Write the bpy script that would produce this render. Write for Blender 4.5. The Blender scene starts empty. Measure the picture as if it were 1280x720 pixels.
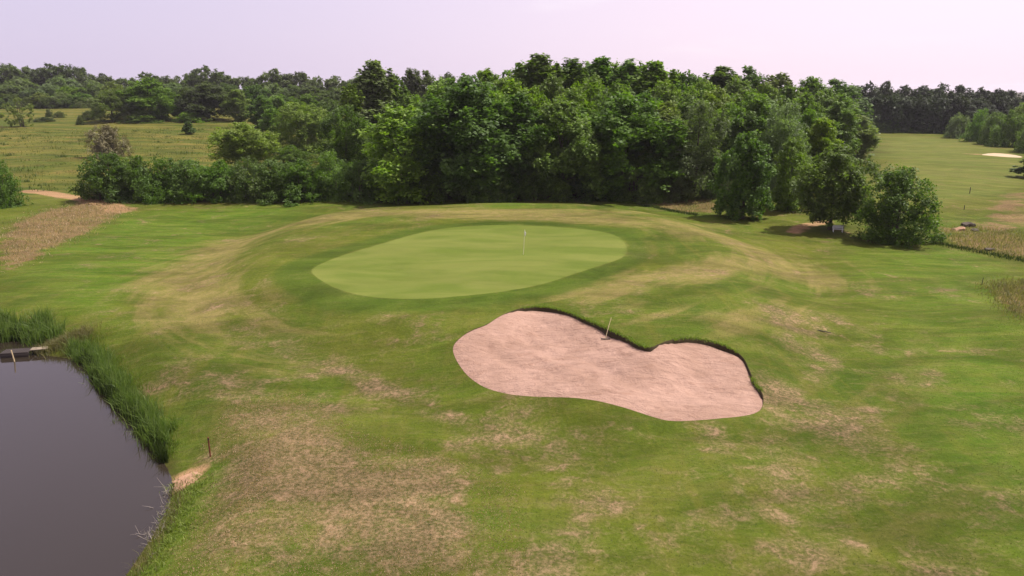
import bpy, math, random
import numpy as np
from mathutils import Vector, Matrix
from mathutils.geometry import delaunay_2d_cdt

random.seed(7)
rng = np.random.default_rng(7)
scn = bpy.context.scene
COL = scn.collection

# ------------------------------------------------------------------ camera
F = 914.0                       # focal length in photo pixels (photo 1280 wide)
HZ = 112.0                      # horizon row of the photo
CAM_Z = 16.0
PITCH = math.atan((360 - HZ) / F)
cp, sp_ = math.cos(PITCH), math.sin(PITCH)
cam_data = bpy.data.cameras.new('camera')
cam = bpy.data.objects.new('camera', cam_data)
COL.objects.link(cam)
cam.location = (0, 0, CAM_Z)
cam.rotation_euler = (math.pi / 2 - PITCH, 0, 0)
cam_data.sensor_width = 36.0
cam_data.lens = 36.0 * F / 1280.0
cam_data.clip_start = 0.5
cam_data.clip_end = 12000
scn.camera = cam


def ray(u, v):
    a, b = (u - 640) / F, (360 - v) / F
    return np.array([a, cp + b * sp_, -sp_ + b * cp])


def plane_hit(u, v, z=0.0):
    d = ray(u, v)
    t = (z - CAM_Z) / d[2]
    return np.array([d[0] * t, d[1] * t])


def chaikin(pts, n=2, closed=True):
    p = np.asarray(pts, float)
    for _ in range(n):
        q = np.roll(p, -1, 0) if closed else p[1:]
        a = p if closed else p[:-1]
        new = np.empty((len(a) * 2, 2))
        new[0::2] = a * .75 + q * .25
        new[1::2] = a * .25 + q * .75
        p = new if closed else np.vstack([p[:1], new, p[-1:]])
    return p


def sdist(P, poly):
    """signed distance of points to a closed polygon, negative inside"""
    P = np.asarray(P, float)
    x, y = P[:, 0], P[:, 1]
    best = np.full(len(P), 1e18)
    inside = np.zeros(len(P), bool)
    n = len(poly)
    for i in range(n):
        ax, ay = poly[i]
        bx, by = poly[(i + 1) % n]
        ex, ey = bx - ax, by - ay
        L = ex * ex + ey * ey + 1e-12
        t = np.clip(((x - ax) * ex + (y - ay) * ey) / L, 0, 1)
        best = np.minimum(best, (x - ax - t * ex) ** 2 + (y - ay - t * ey) ** 2)
        if ay != by:
            c = ((ay > y) != (by > y)) & (x < (bx - ax) * (y - ay) / (by - ay) + ax)
            inside ^= c
    d = np.sqrt(best)
    return np.where(inside, -d, d)


def pdist(P, line):
    x, y = P[:, 0], P[:, 1]
    best = np.full(len(P), 1e18)
    for i in range(len(line) - 1):
        ax, ay = line[i]
        bx, by = line[i + 1]
        ex, ey = bx - ax, by - ay
        L = ex * ex + ey * ey + 1e-12
        t = np.clip(((x - ax) * ex + (y - ay) * ey) / L, 0, 1)
        best = np.minimum(best, (x - ax - t * ex) ** 2 + (y - ay - t * ey) ** 2)
    return np.sqrt(best)


def sstep(a, b, x):
    t = np.clip((x - a) / (b - a), 0, 1)
    return t * t * (3 - 2 * t)


# ------------------------------------------------------------------ terrain
WATER_Z = -1.1
pond_px = [(-60, 424), (0, 423), (48, 425), (60, 434), (46, 443), (70, 446), (98, 449), (116, 462), (128, 488), (150, 508), (172, 528),
           (190, 552), (206, 578), (217, 600), (216, 622), (203, 650), (180, 688), (152, 728), (110, 790)]
POND = np.array([plane_hit(u, v, WATER_Z) for u, v in pond_px])
POND = chaikin(np.vstack([POND, [(-24, 8), (-60, 4), (-95, 30), (-70, 52)]]), 2)
PLAT = chaikin(np.array([plane_hit(u, v) for u, v in
               [(215, 350), (300, 290), (420, 266), (640, 258), (820, 268), (940, 298), (1032, 352), (1050, 425), (1000, 535),
                (830, 575), (620, 560), (480, 490), (330, 440), (240, 400)]]), 2)


def height(P):
    P = np.atleast_2d(np.asarray(P, float))
    x, y = P[:, 0], P[:, 1]
    h = 8.6 * sstep(112, 370, y) * sstep(-12, -95, x)
    h += 3.0 * sstep(380, 900, y) * sstep(400, -100, x)
    amp = sstep(10, 60, y)
    h += amp * (0.22 * np.sin(x * .071 + 1.3) * np.sin(y * .083 + .4) + 0.10 * np.sin(x * .19 + y * .13) + 0.05 * np.sin(x * .43 - y * .31 + 1.))
    h += 1.75 * sstep(0.5, -8.5, sdist(P, PLAT))
    # soft swell in front of the green's right shoulder
    h += .45 * np.exp(-(((x - 21) / 5.0) ** 2 + ((y - 51) / 4.0) ** 2))
    d = sdist(P, POND)
    bank = sstep(-0.4, 4.2, d)
    h = (h + 0.0) * bank + WATER_Z * (1 - bank)
    h = np.where(d < 0.4, h - 0.9 * sstep(0.4, -4.0, d), h)
    return h


def hgt(x, y):
    return float(height([(x, y)])[0])


_T = np.concatenate([np.linspace(14, 420, 2600), np.linspace(420, 3500, 1200)])


def hit(u, v):
    """the terrain point seen at a photo pixel"""
    d = ray(u, v)
    X = d[0] / d[1] * _T
    Z = CAM_Z + d[2] / d[1] * _T
    H = height(np.stack([X, _T], 1))
    i = int(np.argmax(Z < H)) if (Z < H).any() else len(_T) - 1
    i = max(i, 1)
    f0, f1 = Z[i - 1] - H[i - 1], Z[i] - H[i]
    k = f0 / (f0 - f1) if f0 != f1 else 0
    y = _T[i - 1] + (_T[i] - _T[i - 1]) * min(max(k, 0), 1)
    return np.array([d[0] / d[1] * y, y])


def hits(px):
    return np.array([hit(u, v) for u, v in px])


bunker_px = [(564.8, 437), (569, 427), (588, 413), (609, 406), (622.5, 396), (643, 387), (667, 383), (691, 384.5), (712, 390.6),
             (732.5, 399), (756.6, 409.5), (780.6, 420), (798, 430), (813, 436), (825, 429), (842.5, 424), (863, 422), (887, 425.7),
             (911, 433.6), (928.5, 445.6), (935, 459), (942, 476.6), (952.5, 490), (955, 504), (949, 516), (925, 521), (884, 525),
             (839, 527.5), (815, 521), (787.5, 511.6), (753, 502), (719, 497), (677.5, 496.5), (643, 494.5), (609, 487), (585, 471.4), (571, 452.5)]
green_px = [(386.6, 340), (395, 332), (430, 318), (477, 304.7), (524, 291), (571, 283), (633, 281), (696, 283), (735, 287), (766, 292),
            (780, 301), (785, 312.5), (780, 322), (750.6, 332), (719, 342), (680, 355.5), (633, 364), (579, 370), (524, 374), (477, 373),
            (438, 367), (407, 355)]
BUNK = chaikin(hits(bunker_px), 2)
GREEN = chaikin(hits(green_px), 2)


def soft_poly(P, px, soft, world=False):
    poly = chaikin(hits(px) if not world else np.array(px, float), 2)
    return sstep(soft, -soft, sdist(P, poly))


# ------------------------------------------------------------------ helpers
def link(o, parent=None):
    COL.objects.link(o)
    if parent is not None:
        o.parent = parent
    return o


def tag(o, label=None, cat=None, group=None, kind=None):
    if label:
        o['label'] = label
    if cat:
        o['category'] = cat
    if group:
        o['group'] = group
    if kind:
        o['kind'] = kind
    return o


def np_mesh(name, V, FACES, mat=None, smooth=False):
    """V (n,3); FACES list of arrays (m,3) and/or (m,4)"""
    me = bpy.data.meshes.new(name)
    V = np.asarray(V, np.float32)
    FACES = [np.asarray(f, np.int32) for f in FACES if len(f)]
    nl = sum(f.size for f in FACES)
    npoly = sum(len(f) for f in FACES)
    me.vertices.add(len(V))
    me.vertices.foreach_set('co', V.ravel())
    me.loops.add(nl)
    me.loops.foreach_set('vertex_index', np.concatenate([f.ravel() for f in FACES]))
    me.polygons.add(npoly)
    tot = np.concatenate([np.full(len(f), f.shape[1], np.int32) for f in FACES])
    st = np.concatenate([[0], np.cumsum(tot)[:-1]]).astype(np.int32)
    me.polygons.foreach_set('loop_start', st)
    me.polygons.foreach_set('loop_total', tot)
    if smooth:
        me.polygons.foreach_set('use_smooth', np.ones(npoly, bool))
    me.update(calc_edges=True)
    me.validate()
    if mat:
        me.materials.append(mat)
    return me


def add_color(me, name, rgb):
    a = me.attributes.new(name, 'FLOAT_COLOR', 'POINT')
    c = np.ones((len(me.vertices), 4), np.float32)
    c[:, :rgb.shape[1]] = rgb
    a.data.foreach_set('color', c.ravel())


class NT:
    def __init__(self, mat):
        mat.use_nodes = True
        self.t = mat.node_tree
        self.t.nodes.clear()

    def n(self, typ, **kw):
        nd = self.t.nodes.new(typ)
        for k, v in kw.items():
            if k.startswith('i_'):
                nd.inputs[k[2:].replace('_', ' ')].default_value = v
            else:
                setattr(nd, k, v)
        return nd

    def l(self, a, b):
        self.t.links.new(a, b)

    def val(self, x, sock):
        if isinstance(x, (int, float)):
            sock.default_value = x
        elif isinstance(x, (tuple, list)):
            sock.default_value = (*x, 1) if len(x) == 3 else x
        else:
            self.l(x, sock)

    def math(self, op, a, b=0.0, clamp=False):
        nd = self.n('ShaderNodeMath', operation=op, use_clamp=clamp)
        self.val(a, nd.inputs[0])
        self.val(b, nd.inputs[1])
        return nd.outputs[0]

    def mix(self, fac, a, b, blend='MIX'):
        nd = self.n('ShaderNodeMix', data_type='RGBA', blend_type=blend)
        self.val(fac, nd.inputs[0])
        self.val(a, nd.inputs[6])
        self.val(b, nd.inputs[7])
        return nd.outputs[2]

    def noise(self, vec, scale, detail=4, rough=.55, dist=0.0):
        nd = self.n('ShaderNodeTexNoise')
        nd.inputs['Scale'].default_value = scale
        nd.inputs['Detail'].default_value = detail
        nd.inputs['Roughness'].default_value = rough
        nd.inputs['Distortion'].default_value = dist
        self.l(vec, nd.inputs['Vector'])
        return nd.outputs[0]

    def mapping(self, vec, scale=(1, 1, 1), rot=(0, 0, 0), loc=(0, 0, 0)):
        nd = self.n('ShaderNodeMapping')
        nd.inputs['Scale'].default_value = scale
        nd.inputs['Rotation'].default_value = rot
        nd.inputs['Location'].default_value = loc
        self.l(vec, nd.inputs['Vector'])
        return nd.outputs[0]

    def ss(self, x, a, b, lo=0.0, hi=1.0):
        nd = self.n('ShaderNodeMapRange', interpolation_type='SMOOTHSTEP')
        self.val(x, nd.inputs[0])
        nd.inputs[1].default_value = a
        nd.inputs[2].default_value = b
        nd.inputs[3].default_value = lo
        nd.inputs[4].default_value = hi
        return nd.outputs[0]

    def out(self, sh, disp=None):
        o = self.n('ShaderNodeOutputMaterial')
        self.l(sh, o.inputs['Surface'])


def simple_mat(name, col, rough=.7, var=.25, scale=8, spec=.3, bump=.2):
    m = bpy.data.materials.new(name)
    t = NT(m)
    tc = t.n('ShaderNodeTexCoord').outputs['Object']
    nz = t.noise(tc, scale, 5)
    c = t.mix(nz, tuple(x * (1 - var) for x in col), tuple(min(1, x * (1 + var)) for x in col))
    b = t.n('ShaderNodeBsdfPrincipled')
    t.l(c, b.inputs['Base Color'])
    b.inputs['Roughness'].default_value = rough
    b.inputs['Specular IOR Level'].default_value = spec
    bp = t.n('ShaderNodeBump')
    bp.inputs['Strength'].default_value = bump
    t.l(t.noise(tc, scale * 4, 3), bp.inputs['Height'])
    t.l(bp.outputs[0], b.inputs['Normal'])
    t.out(b.outputs[0])
    return m


# ------------------------------------------------------------------ turf material
def turf_material():
    m = bpy.data.materials.new('turf')
    t = NT(m)
    P = t.n('ShaderNodeTexCoord').outputs['Object']

    def attr(name):
        a = t.n('ShaderNodeAttribute', attribute_name=name)
        s = t.n('ShaderNodeSeparateColor')
        t.l(a.outputs['Color'], s.inputs[0])
        return s.outputs
    dry, collar, green = attr('zone_a')
    dirt, meadow, tan = attr('zone_b')
    litter, pink, lush = attr('zone_c')

    ad = t.n('ShaderNodeAttribute', attribute_name='zone_d')
    arc = t.noise(t.mapping(ad.outputs['Vector'], (55, 4.2, 4.2)), 1.0, 5, .6, .35)
    n_big = t.noise(P, .045, 4, .55, .4)
    n_mid = t.noise(P, .22, 5, .6, .6)
    n_sm = t.noise(P, 1.1, 6, .65, .5)
    n_fine = t.noise(P, 5.5, 6, .7)
    n_grain = t.noise(P, 24.0, 4, .75)
    st1 = t.noise(t.mapping(P, (.18, 1.15, .5), (0, 0, math.radians(-22))), 1.0, 6, .62, .8)
    st2 = t.noise(t.mapping(P, (.9, .12, .5), (0, 0, math.radians(24))), 1.0, 6, .62, .7)

    # living grass: deep and fresh greens, yellowed where thin
    g = t.mix(t.ss(n_mid, .3, .7), (.062, .112, .015), (.092, .15, .018))
    g = t.mix(t.ss(n_big, .35, .68), g, (.105, .138, .020))
    g = t.mix(t.math('MULTIPLY', t.ss(st2, .46, .68), .55), g, (.135, .155, .030))
    g = t.mix(t.math('MULTIPLY', t.ss(st1, .50, .72), .5), g, (.13, .145, .034))
    g = t.mix(t.math('MULTIPLY', t.ss(arc, .48, .66), .42), g, (.145, .150, .045))
    g = t.mix(t.math('MULTIPLY', lush, .62), g, t.mix(t.ss(st1, .38, .62), (.062, .160, .012), (.115, .188, .026)))
    # thin brownish wear anywhere in the fairway
    wear = t.math('MULTIPLY', t.ss(t.math('ADD', t.math('MULTIPLY', n_sm, .5), t.math('MULTIPLY', st1, .5)), .54, .68), t.ss(n_big, .40, .62))
    wear = t.math('MULTIPLY', wear, t.math('SUBTRACT', 1.0, t.math('MULTIPLY', lush, .8)))
    g = t.mix(t.math('MULTIPLY', wear, .75), g, (.175, .150, .080))
    # clumps of coarser, bluish grass and pale scuffs
    scf = t.noise(t.mapping(P, (.7, 2.4, 1), (0, 0, math.radians(-15)), (4, 9, 0)), 1.0, 7, .72, 1.2)
    g = t.mix(t.math('MULTIPLY', t.ss(scf, .50, .66), .50), g, (.155, .165, .065))
    g = t.mix(t.math('MULTIPLY', t.ss(scf, .44, .30), .45), g, (.045, .082, .016))
    # straw ring round the green
    tanf = t.ss(t.math('ADD', tan, t.math('ADD', t.math('MULTIPLY', t.math('SUBTRACT', st1, .5), .5), t.math('MULTIPLY', t.math('SUBTRACT', arc, .5), 1.7))), .22, .85)
    g = t.mix(t.math('MULTIPLY', tanf, .9), g, t.mix(t.ss(n_sm, .3, .7), (.180, .182, .058), (.245, .220, .100)))
    # dried-out turf
    dn = t.math('ADD', t.math('MULTIPLY', n_mid, 1.15), t.math('ADD', t.math('MULTIPLY', n_sm, .55), t.math('MULTIPLY', n_fine, .30)))
    dryf = t.ss(t.math('ADD', dry, t.math('MULTIPLY', t.math('SUBTRACT', dn, 1.0), 2.3)), .10, .95)
    dcol = t.mix(t.ss(n_fine, .35, .65), (.098, .100, .048), (.265, .200, .140))
    dcol = t.mix(t.ss(n_sm, .52, .72), dcol, (.35, .255, .190))
    g = t.mix(t.math('MULTIPLY', dryf, .88), g, dcol)
    pf = t.ss(t.math('ADD', pink, t.math('MULTIPLY', t.math('SUBTRACT', dn, 1.0), 1.8)), .3, .85)
    g = t.mix(t.math('MULTIPLY', pf, .8), g, t.mix(t.ss(n_fine, .35, .65), (.165, .125, .070), (.27, .185, .120)))
    # meadow beyond the hedge
    ms = t.noise(t.mapping(P, (.035, .16, .1)), 1.0, 6, .6, .5)
    mcol = t.mix(t.ss(ms, .35, .66), (.070, .110, .020), (.165, .165, .045))
    mcol = t.mix(t.ss(n_mid, .55, .75), mcol, (.20, .165, .058))
    mcol = t.mix(t.math('MULTIPLY', t.ss(n_sm, .55, .7), .5), mcol, (.058, .085, .018))
    g = t.mix(meadow, g, mcol)
    # apron and putting surface
    g = t.mix(t.math('MULTIPLY', t.ss(t.math('ADD', collar, t.math('MULTIPLY', t.math('SUBTRACT', n_sm, .5), .7)), .2, .95), .72), g,
              t.mix(t.ss(n_mid, .35, .65), (.050, .100, .013), (.072, .125, .018)))
    pg = t.mix(t.ss(t.noise(t.mapping(P, (.12, .40, .2), (0, 0, .95)), 1.0, 5, .55, .6), .35, .68), (.126, .188, .038), (.178, .228, .062))
    pg = t.mix(t.math('MULTIPLY', t.ss(n_mid, .5, .75), .5), pg, (.175, .222, .058))
    g = t.mix(t.ss(green, .35, .65), g, pg)
    # leaf litter below trees, bare track
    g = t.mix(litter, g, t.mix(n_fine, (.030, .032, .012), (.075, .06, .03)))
    df = t.ss(t.math('ADD', dirt, t.math('MULTIPLY', t.math('SUBTRACT', n_sm, .5), .8)), .35, .75)
    g = t.mix(df, g, t.mix(n_fine, (.29, .195, .115), (.42, .30, .19)))
    # grain of the sward
    notgreen = t.math('SUBTRACT', 1.0, t.math('MULTIPLY', green, .8))
    gr = t.math('ADD', t.math('MULTIPLY', t.math('SUBTRACT', n_grain, .5), 1.0), t.math('MULTIPLY', t.math('SUBTRACT', n_fine, .5), .85))
    gr = t.math('ADD', 1.0, t.math('MULTIPLY', gr, notgreen))
    g = t.mix(1.0, g, gr, 'MULTIPLY')
    g = t.mix(1.0, g, (.69, .61, .50), 'MULTIPLY')
    patch = t.noise(t.mapping(P, (.11, .26, .2), (0, 0, math.radians(28)), (3, 1, 0)), 1.0, 6, .66, .9)
    g = t.mix(t.math('SUBTRACT', 1.0, t.math('MULTIPLY', green, .75)), g, t.mix(1.0, g, t.ss(patch, .32, .66, .76, 1.20), 'MULTIPLY'))

    b = t.n('ShaderNodeBsdfPrincipled')
    t.l(g, b.inputs['Base Color'])
    b.inputs['Roughness'].default_value = .85
    b.inputs['Specular IOR Level'].default_value = .03
    hh = t.math('ADD', t.math('MULTIPLY', n_grain, .25), t.math('ADD', n_fine, t.math('MULTIPLY', n_sm, 2.0)))
    bp = t.n('ShaderNodeBump')
    bp.inputs['Distance'].default_value = .10
    t.l(t.math('MULTIPLY', notgreen, .55), bp.inputs['Strength'])
    t.l(hh, bp.inputs['Height'])
    t.l(bp.outputs[0], b.inputs['Normal'])
    t.out(b.outputs[0])
    return m


TURF = turf_material()


def sand_material():
    m = bpy.data.materials.new('bunker_sand')
    t = NT(m)
    P = t.n('ShaderNodeTexCoord').outputs['Object']
    n1 = t.noise(P, .35, 5, .6, .5)
    n2 = t.noise(t.mapping(P, (.8, 2.2, 1), (0, 0, .35)), 1.0, 6, .65, 1.0)
    n3 = t.noise(P, 7, 5, .7)
    n4 = t.noise(P, 40, 3, .7)
    c = t.mix(t.ss(n1, .3, .7), (.300, .188, .138), (.375, .240, .182))
    c = t.mix(t.math('MULTIPLY', t.ss(t.noise(P, .55, 6, .68, 1.2), .50, .70), .55), c, (.215, .125, .09))
    c = t.mix(t.math('MULTIPLY', t.ss(n2, .52, .72), .55), c, (.235, .135, .092))
    c = t.mix(t.math('MULTIPLY', t.ss(n3, .6, .75), .35), c, (.20, .118, .085))
    c = t.mix(1.0, c, t.ss(n4, .2, .8, .88, 1.1), 'MULTIPLY')
    b = t.n('ShaderNodeBsdfPrincipled')
    t.l(c, b.inputs['Base Color'])
    b.inputs['Roughness'].default_value = .95
    b.inputs['Specular IOR Level'].default_value = .1
    vor = t.n('ShaderNodeTexVoronoi', feature='SMOOTH_F1')
    vor.inputs['Scale'].default_value = 2.6
    t.l(P, vor.inputs['Vector'])
    bp = t.n('ShaderNodeBump')
    bp.inputs['Strength'].default_value = .8
    bp.inputs['Distance'].default_value = .22
    hh = t.math('ADD', t.math('MULTIPLY', n2, 1.6), t.math('ADD', t.math('MULTIPLY', n3, .5), t.math('MULTIPLY', vor.outputs[0], .45)))
    t.l(hh, bp.inputs['Height'])
    t.l(bp.outputs[0], b.inputs['Normal'])
    t.out(b.outputs[0])
    return m


SAND = sand_material()
SOIL = simple_mat('lip_soil', (.045, .034, .018), .95, .5, 5, .1, .6)

# ------------------------------------------------------------------ the ground sheet (one triangulation, split by surface)


def lattice(x0, x1, y0, y1, s, jit=.25):
    xs = np.arange(x0, x1 + 1e-6, s)
    ys = np.arange(y0, y1 + 1e-6, s)
    X, Y = np.meshgrid(xs, ys)
    P = np.stack([X.ravel(), Y.ravel()], 1)
    return P + rng.uniform(-jit * s, jit * s, P.shape)


def outside(P, boxes):
    k = np.ones(len(P), bool)
    for x0, x1, y0, y1 in boxes:
        k &= ~((P[:, 0] > x0) & (P[:, 0] < x1) & (P[:, 1] > y0) & (P[:, 1] < y1))
    return P[k]


bx0, by0 = BUNK.min(0) - 1
bx1, by1 = BUNK.max(0) + 1
B1 = (bx0, bx1, by0, by1)
B2 = (-62, 62, 14, 64)
B3 = (-140, 140, 64, 140)
B4 = (-380, 380, -60, 440)
pts = [lattice(*B1, .32), outside(lattice(*B2, .62), [B1]), outside(lattice(*B3, 1.3), [B2]),
       outside(lattice(*B4, 6.5), [B2, B3]), outside(lattice(-3200, 3200, -160, 4600, 90), [B4])]
pts = np.vstack(pts)
pts = pts[(np.abs(sdist(pts, BUNK)) > .12)]


def resample(poly, step):
    q = np.vstack([poly, poly[:1]])
    seg = np.linalg.norm(np.diff(q, axis=0), axis=1)
    s = np.concatenate([[0], np.cumsum(seg)])
    n = max(8, int(s[-1] / step))
    tt = np.linspace(0, s[-1], n, endpoint=False)
    return np.stack([np.interp(tt, s, q[:, 0]), np.interp(tt, s, q[:, 1])], 1)


BUNK = resample(BUNK, .28)
GREEN = resample(GREEN, .8)
TRACK_L = hits([(30, 238), (70, 243), (112, 251), (150, 260)])


def thick(line, w):
    line = np.asarray(line)
    d = np.gradient(line, axis=0)
    d /= np.linalg.norm(d, axis=1)[:, None]
    n = np.stack([-d[:, 1], d[:, 0]], 1)
    w = np.broadcast_to(np.asarray(w, float), (len(line),))[:, None]
    return np.vstack([line + n * w, (line - n * w)[::-1]])


TRACK = resample(chaikin(thick(chaikin(TRACK_L, 2, False), 1.5), 1), .9)
FARB = resample(chaikin(hits([(1224, 193.4), (1238, 191.2), (1256, 192), (1274, 194.5), (1280, 197), (1262, 196.6), (1240, 195)]), 1), 1.2)
allp = [tuple(p) for p in pts]
edges = []
for loop in (BUNK, GREEN, TRACK, FARB):
    b = len(allp)
    allp += [tuple(p) for p in loop]
    edges += [(b + i, b + (i + 1) % len(loop)) for i in range(len(loop))]
cv, ce, cf, *_ = delaunay_2d_cdt([Vector(p) for p in allp], edges, [], 0, 1e-5)
CV = np.array([(v.x, v.y) for v in cv])
CF = np.array([f for f in cf if len(f) == 3], np.int32)
a, b_, c_ = CV[CF[:, 0]], CV[CF[:, 1]], CV[CF[:, 2]]
flip = (b_[:, 0] - a[:, 0]) * (c_[:, 1] - a[:, 1]) - (b_[:, 1] - a[:, 1]) * (c_[:, 0] - a[:, 0]) < 0
CF[flip] = CF[flip][:, ::-1]
CEN = CV[CF].mean(1)
in_b = sdist(CEN, BUNK) < 0
in_g = sdist(CEN, GREEN) < 0
in_t = sdist(CEN, TRACK) < 0
in_f = sdist(CEN, FARB) < 0


def zones(P):
    P = np.asarray(P)
    sp = lambda px, s: soft_poly(P, px, s)
    bl = lambda u, v, r, k=1.0: k * np.exp(-((np.linalg.norm(P - hit(u, v), axis=1) / r) ** 2))

    def streak(px, w, k=1.0):
        return k * np.exp(-(pdist(P, hits(px)) / w) ** 2)
    sg = sdist(P, GREEN)
    green = sstep(.25, -.25, sg)
    green = np.maximum(green, .47 * sp([(1085, 222), (1090, 166), (1210, 173), (1310, 197), (1310, 236), (1236, 250), (1180, 272), (1120, 262)], 5) * sstep(60, 75, P[:, 1]))
    ang = np.arctan2(P[:, 1] - GREEN[:, 1].mean(), P[:, 0] - GREEN[:, 0].mean())
    wcol = 3.0 + 1.3 * np.clip(-np.sin(ang), 0, 1) + 1.0 * np.clip(-np.cos(ang), 0, 1)
    collar = sstep(wcol, wcol * .45, sg) * (1 - green)
    dry = .72 * sp([(255, 560), (300, 505), (380, 500), (450, 540), (560, 570), (640, 610), (650, 740), (190, 740), (250, 640), (285, 590)], 3.0)
    dry = np.maximum(dry, .52 * sp([(190, 455), (240, 430), (330, 440), (420, 490), (420, 560), (300, 560), (245, 500)], 3.5))
    for args in [((640, 545), 2.2, .6), ((690, 690), 2.4, .6), ((1010, 690), 1.6, .62), ((905, 650), 1.0, .55), ((1020, 400), 3, .42),
                 ((1050, 545), 3.5, .48), ((985, 570), 2.5, .45), ((1130, 470), 3, .40), ((880, 545), 1.8, .5), ((1085, 430), 2.5, .35),
                 ((760, 640), 2.5, .32), ((1190, 600), 3, .35), ((1160, 700), 2, .35), ((820, 600), 2.0, .3), ((1240, 520), 3., .3)]:
        (u, v), r, k = args
        dry = np.maximum(dry, bl(u, v, r, k))
    for args in [((560, 650), 4, .5), ((480, 700), 4, .5), ((620, 700), 3, .5), ((820, 690), 3, .42), ((740, 700), 2.5, .5), ((880, 600), 3, .42), ((960, 620), 3, .45),
                 ((1060, 640), 3, .45), ((1110, 580), 3, .42), ((1000, 500), 4, .45), ((1060, 490), 3, .42), ((300, 470), 4, .45), ((360, 520), 4, .5), ((700, 570), 3, .38)]:
        (u, v), r, k = args
        dry = np.maximum(dry, bl(u, v, r, k))
    dry = np.maximum(dry, streak([(420, 452), (470, 480), (560, 520)], 1.3, .62))
    dry = np.maximum(dry, streak([(280, 380), (330, 430), (400, 470)], 2.0, .42))
    dry = np.maximum(dry, streak([(1000, 400), (1030, 470), (1060, 560)], 3.2, .42))
    dry = np.maximum(dry, streak([(262, 572), (300, 560), (345, 552)], 1.2, .7))
    dry *= (1 - sstep(.6, -.1, sg)) * 1.0
    # straw ring on the shoulders of the platform
    ring = streak([(235, 400), (228, 350), (290, 305), (380, 276), (480, 266), (640, 268), (780, 275), (880, 290), (950, 315), (1018, 350)], 4.6, .82)
    ring = np.maximum(ring, streak([(1020, 352), (960, 330), (880, 340), (800, 350), (740, 370)], 3.6, .72))
    ring = np.maximum(ring, streak([(720, 365), (820, 390), (900, 400), (1000, 390)], 3.0, .5))
    ring = np.maximum(ring, streak([(560, 262), (760, 267), (900, 283)], 3.5, .6))
    ring = np.maximum(ring, streak([(215, 330), (235, 400), (300, 420), (350, 450)], 5.0, .5))
    tan = ring * (1 - green) * (1 - .8 * collar)
    tan = np.maximum(tan, .42 * sp([(1085, 215), (1090, 165), (1210, 172), (1300, 195), (1300, 240), (1180, 265), (1110, 255)], 6))
    lush = np.maximum(sp([(170, 262), (420, 258), (300, 285), (220, 330), (120, 400), (60, 370), (10, 345), (90, 300)], 4),
                      sp([(1040, 310), (1150, 306), (1290, 330), (1290, 720), (1220, 560), (1120, 420), (1060, 350)], 4) * .85)
    lush = np.maximum(lush, streak([(440, 255.5), (640, 254), (800, 258), (900, 275)], 2.4, .9))
    lime = np.maximum(streak([(238, 618), (226, 650), (205, 690), (185, 725)], 1.0, 1.0), streak([(215, 520), (235, 560)], .8, .7))
    lush = np.maximum(lush, lime)
    dry *= 1 - np.clip(lime * 1.2, 0, 1)
    lush = np.maximum(lush, streak([(270, 590), (250, 640)], .9, .8))
    lush = np.maximum(lush, sp([(520, 390), (570, 395), (560, 470), (640, 520), (800, 560), (760, 600), (560, 540), (500, 470)], 2.5) * .35)
    lush = np.maximum(lush, streak([(430, 690), (520, 650), (700, 660)], 1.2, .5))
    dirt = sstep(.4, -.4, sdist(P, TRACK))
    dirt = np.maximum(dirt, bl(148, 262, 3.2, .9))
    dirt = np.maximum(dirt, streak([(992, 290), (1003, 283), (1030, 277)], 1.3, .95))
    dirt = np.maximum(dirt, bl(235, 598, 1.1, .95))
    dirt = np.maximum(dirt, bl(246, 583, .7, .7))
    dirt = np.maximum(dirt, streak([(1226, 193), (1262, 194)], .9, 1.0))
    dirt = np.maximum(dirt, bl(1148, 168.5, 5, .45))
    pink = .9 * sp([(0, 345), (0, 285), (60, 262), (130, 247), (168, 262), (120, 285), (60, 312), (15, 340)], 1.5)
    pink = np.maximum(pink, .66 * sp([(1238, 252), (1250, 240), (1300, 238), (1300, 290), (1230, 288), (1170, 300), (1165, 285), (1235, 280)], 1.8))
    pink = np.maximum(pink, .75 * sp([(805, 256), (850, 246), (890, 247), (905, 262), (865, 268)], 1.2))
    pink = np.maximum(pink, .8 * sp([(1165, 300), (1240, 285), (1300, 300), (1300, 325), (1240, 318)], 1.2))
    pink = np.maximum(pink, .8 * sp([(1228, 358), (1300, 352), (1300, 405), (1262, 388)], .8))
    pink = np.maximum(pink, bl(1105, 262, 6, .5))
    y, x = P[:, 1], P[:, 0]
    back = sstep(109, 116, y) * sstep(-8, -22, x)
    farl = sp([(-400, 258), (0, 258), (28, 241), (75, 247), (110, 252), (150, 256), (420, 252), (470, 150), (470, 118), (-400, 118)], 2.0)
    meadow = np.maximum(back, farl)
    meadow = np.maximum(meadow, .25 * sp([(1085, 205), (1090, 165), (1210, 172), (1300, 195), (1300, 240), (1180, 270), (1110, 255)], 5))
    meadow = np.maximum(meadow, sstep(300, 420, y))
    meadow *= (1 - np.clip(dirt + pink, 0, 1))
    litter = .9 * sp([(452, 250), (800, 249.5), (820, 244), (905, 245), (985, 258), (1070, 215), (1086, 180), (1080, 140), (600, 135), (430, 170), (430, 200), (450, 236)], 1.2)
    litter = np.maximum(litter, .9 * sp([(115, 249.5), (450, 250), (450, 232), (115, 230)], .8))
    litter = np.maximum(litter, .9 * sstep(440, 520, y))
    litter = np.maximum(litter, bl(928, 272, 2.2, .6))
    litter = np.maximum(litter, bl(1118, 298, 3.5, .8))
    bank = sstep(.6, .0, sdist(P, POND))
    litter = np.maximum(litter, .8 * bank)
    return np.stack([dry, collar, green], 1), np.stack([dirt, meadow, tan], 1), np.stack([litter, np.clip(pink, 0, 1), lush], 1), np.stack([sg * .01, np.cos(ang) * .5 + .5, np.sin(ang) * .5 + .5], 1)


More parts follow.
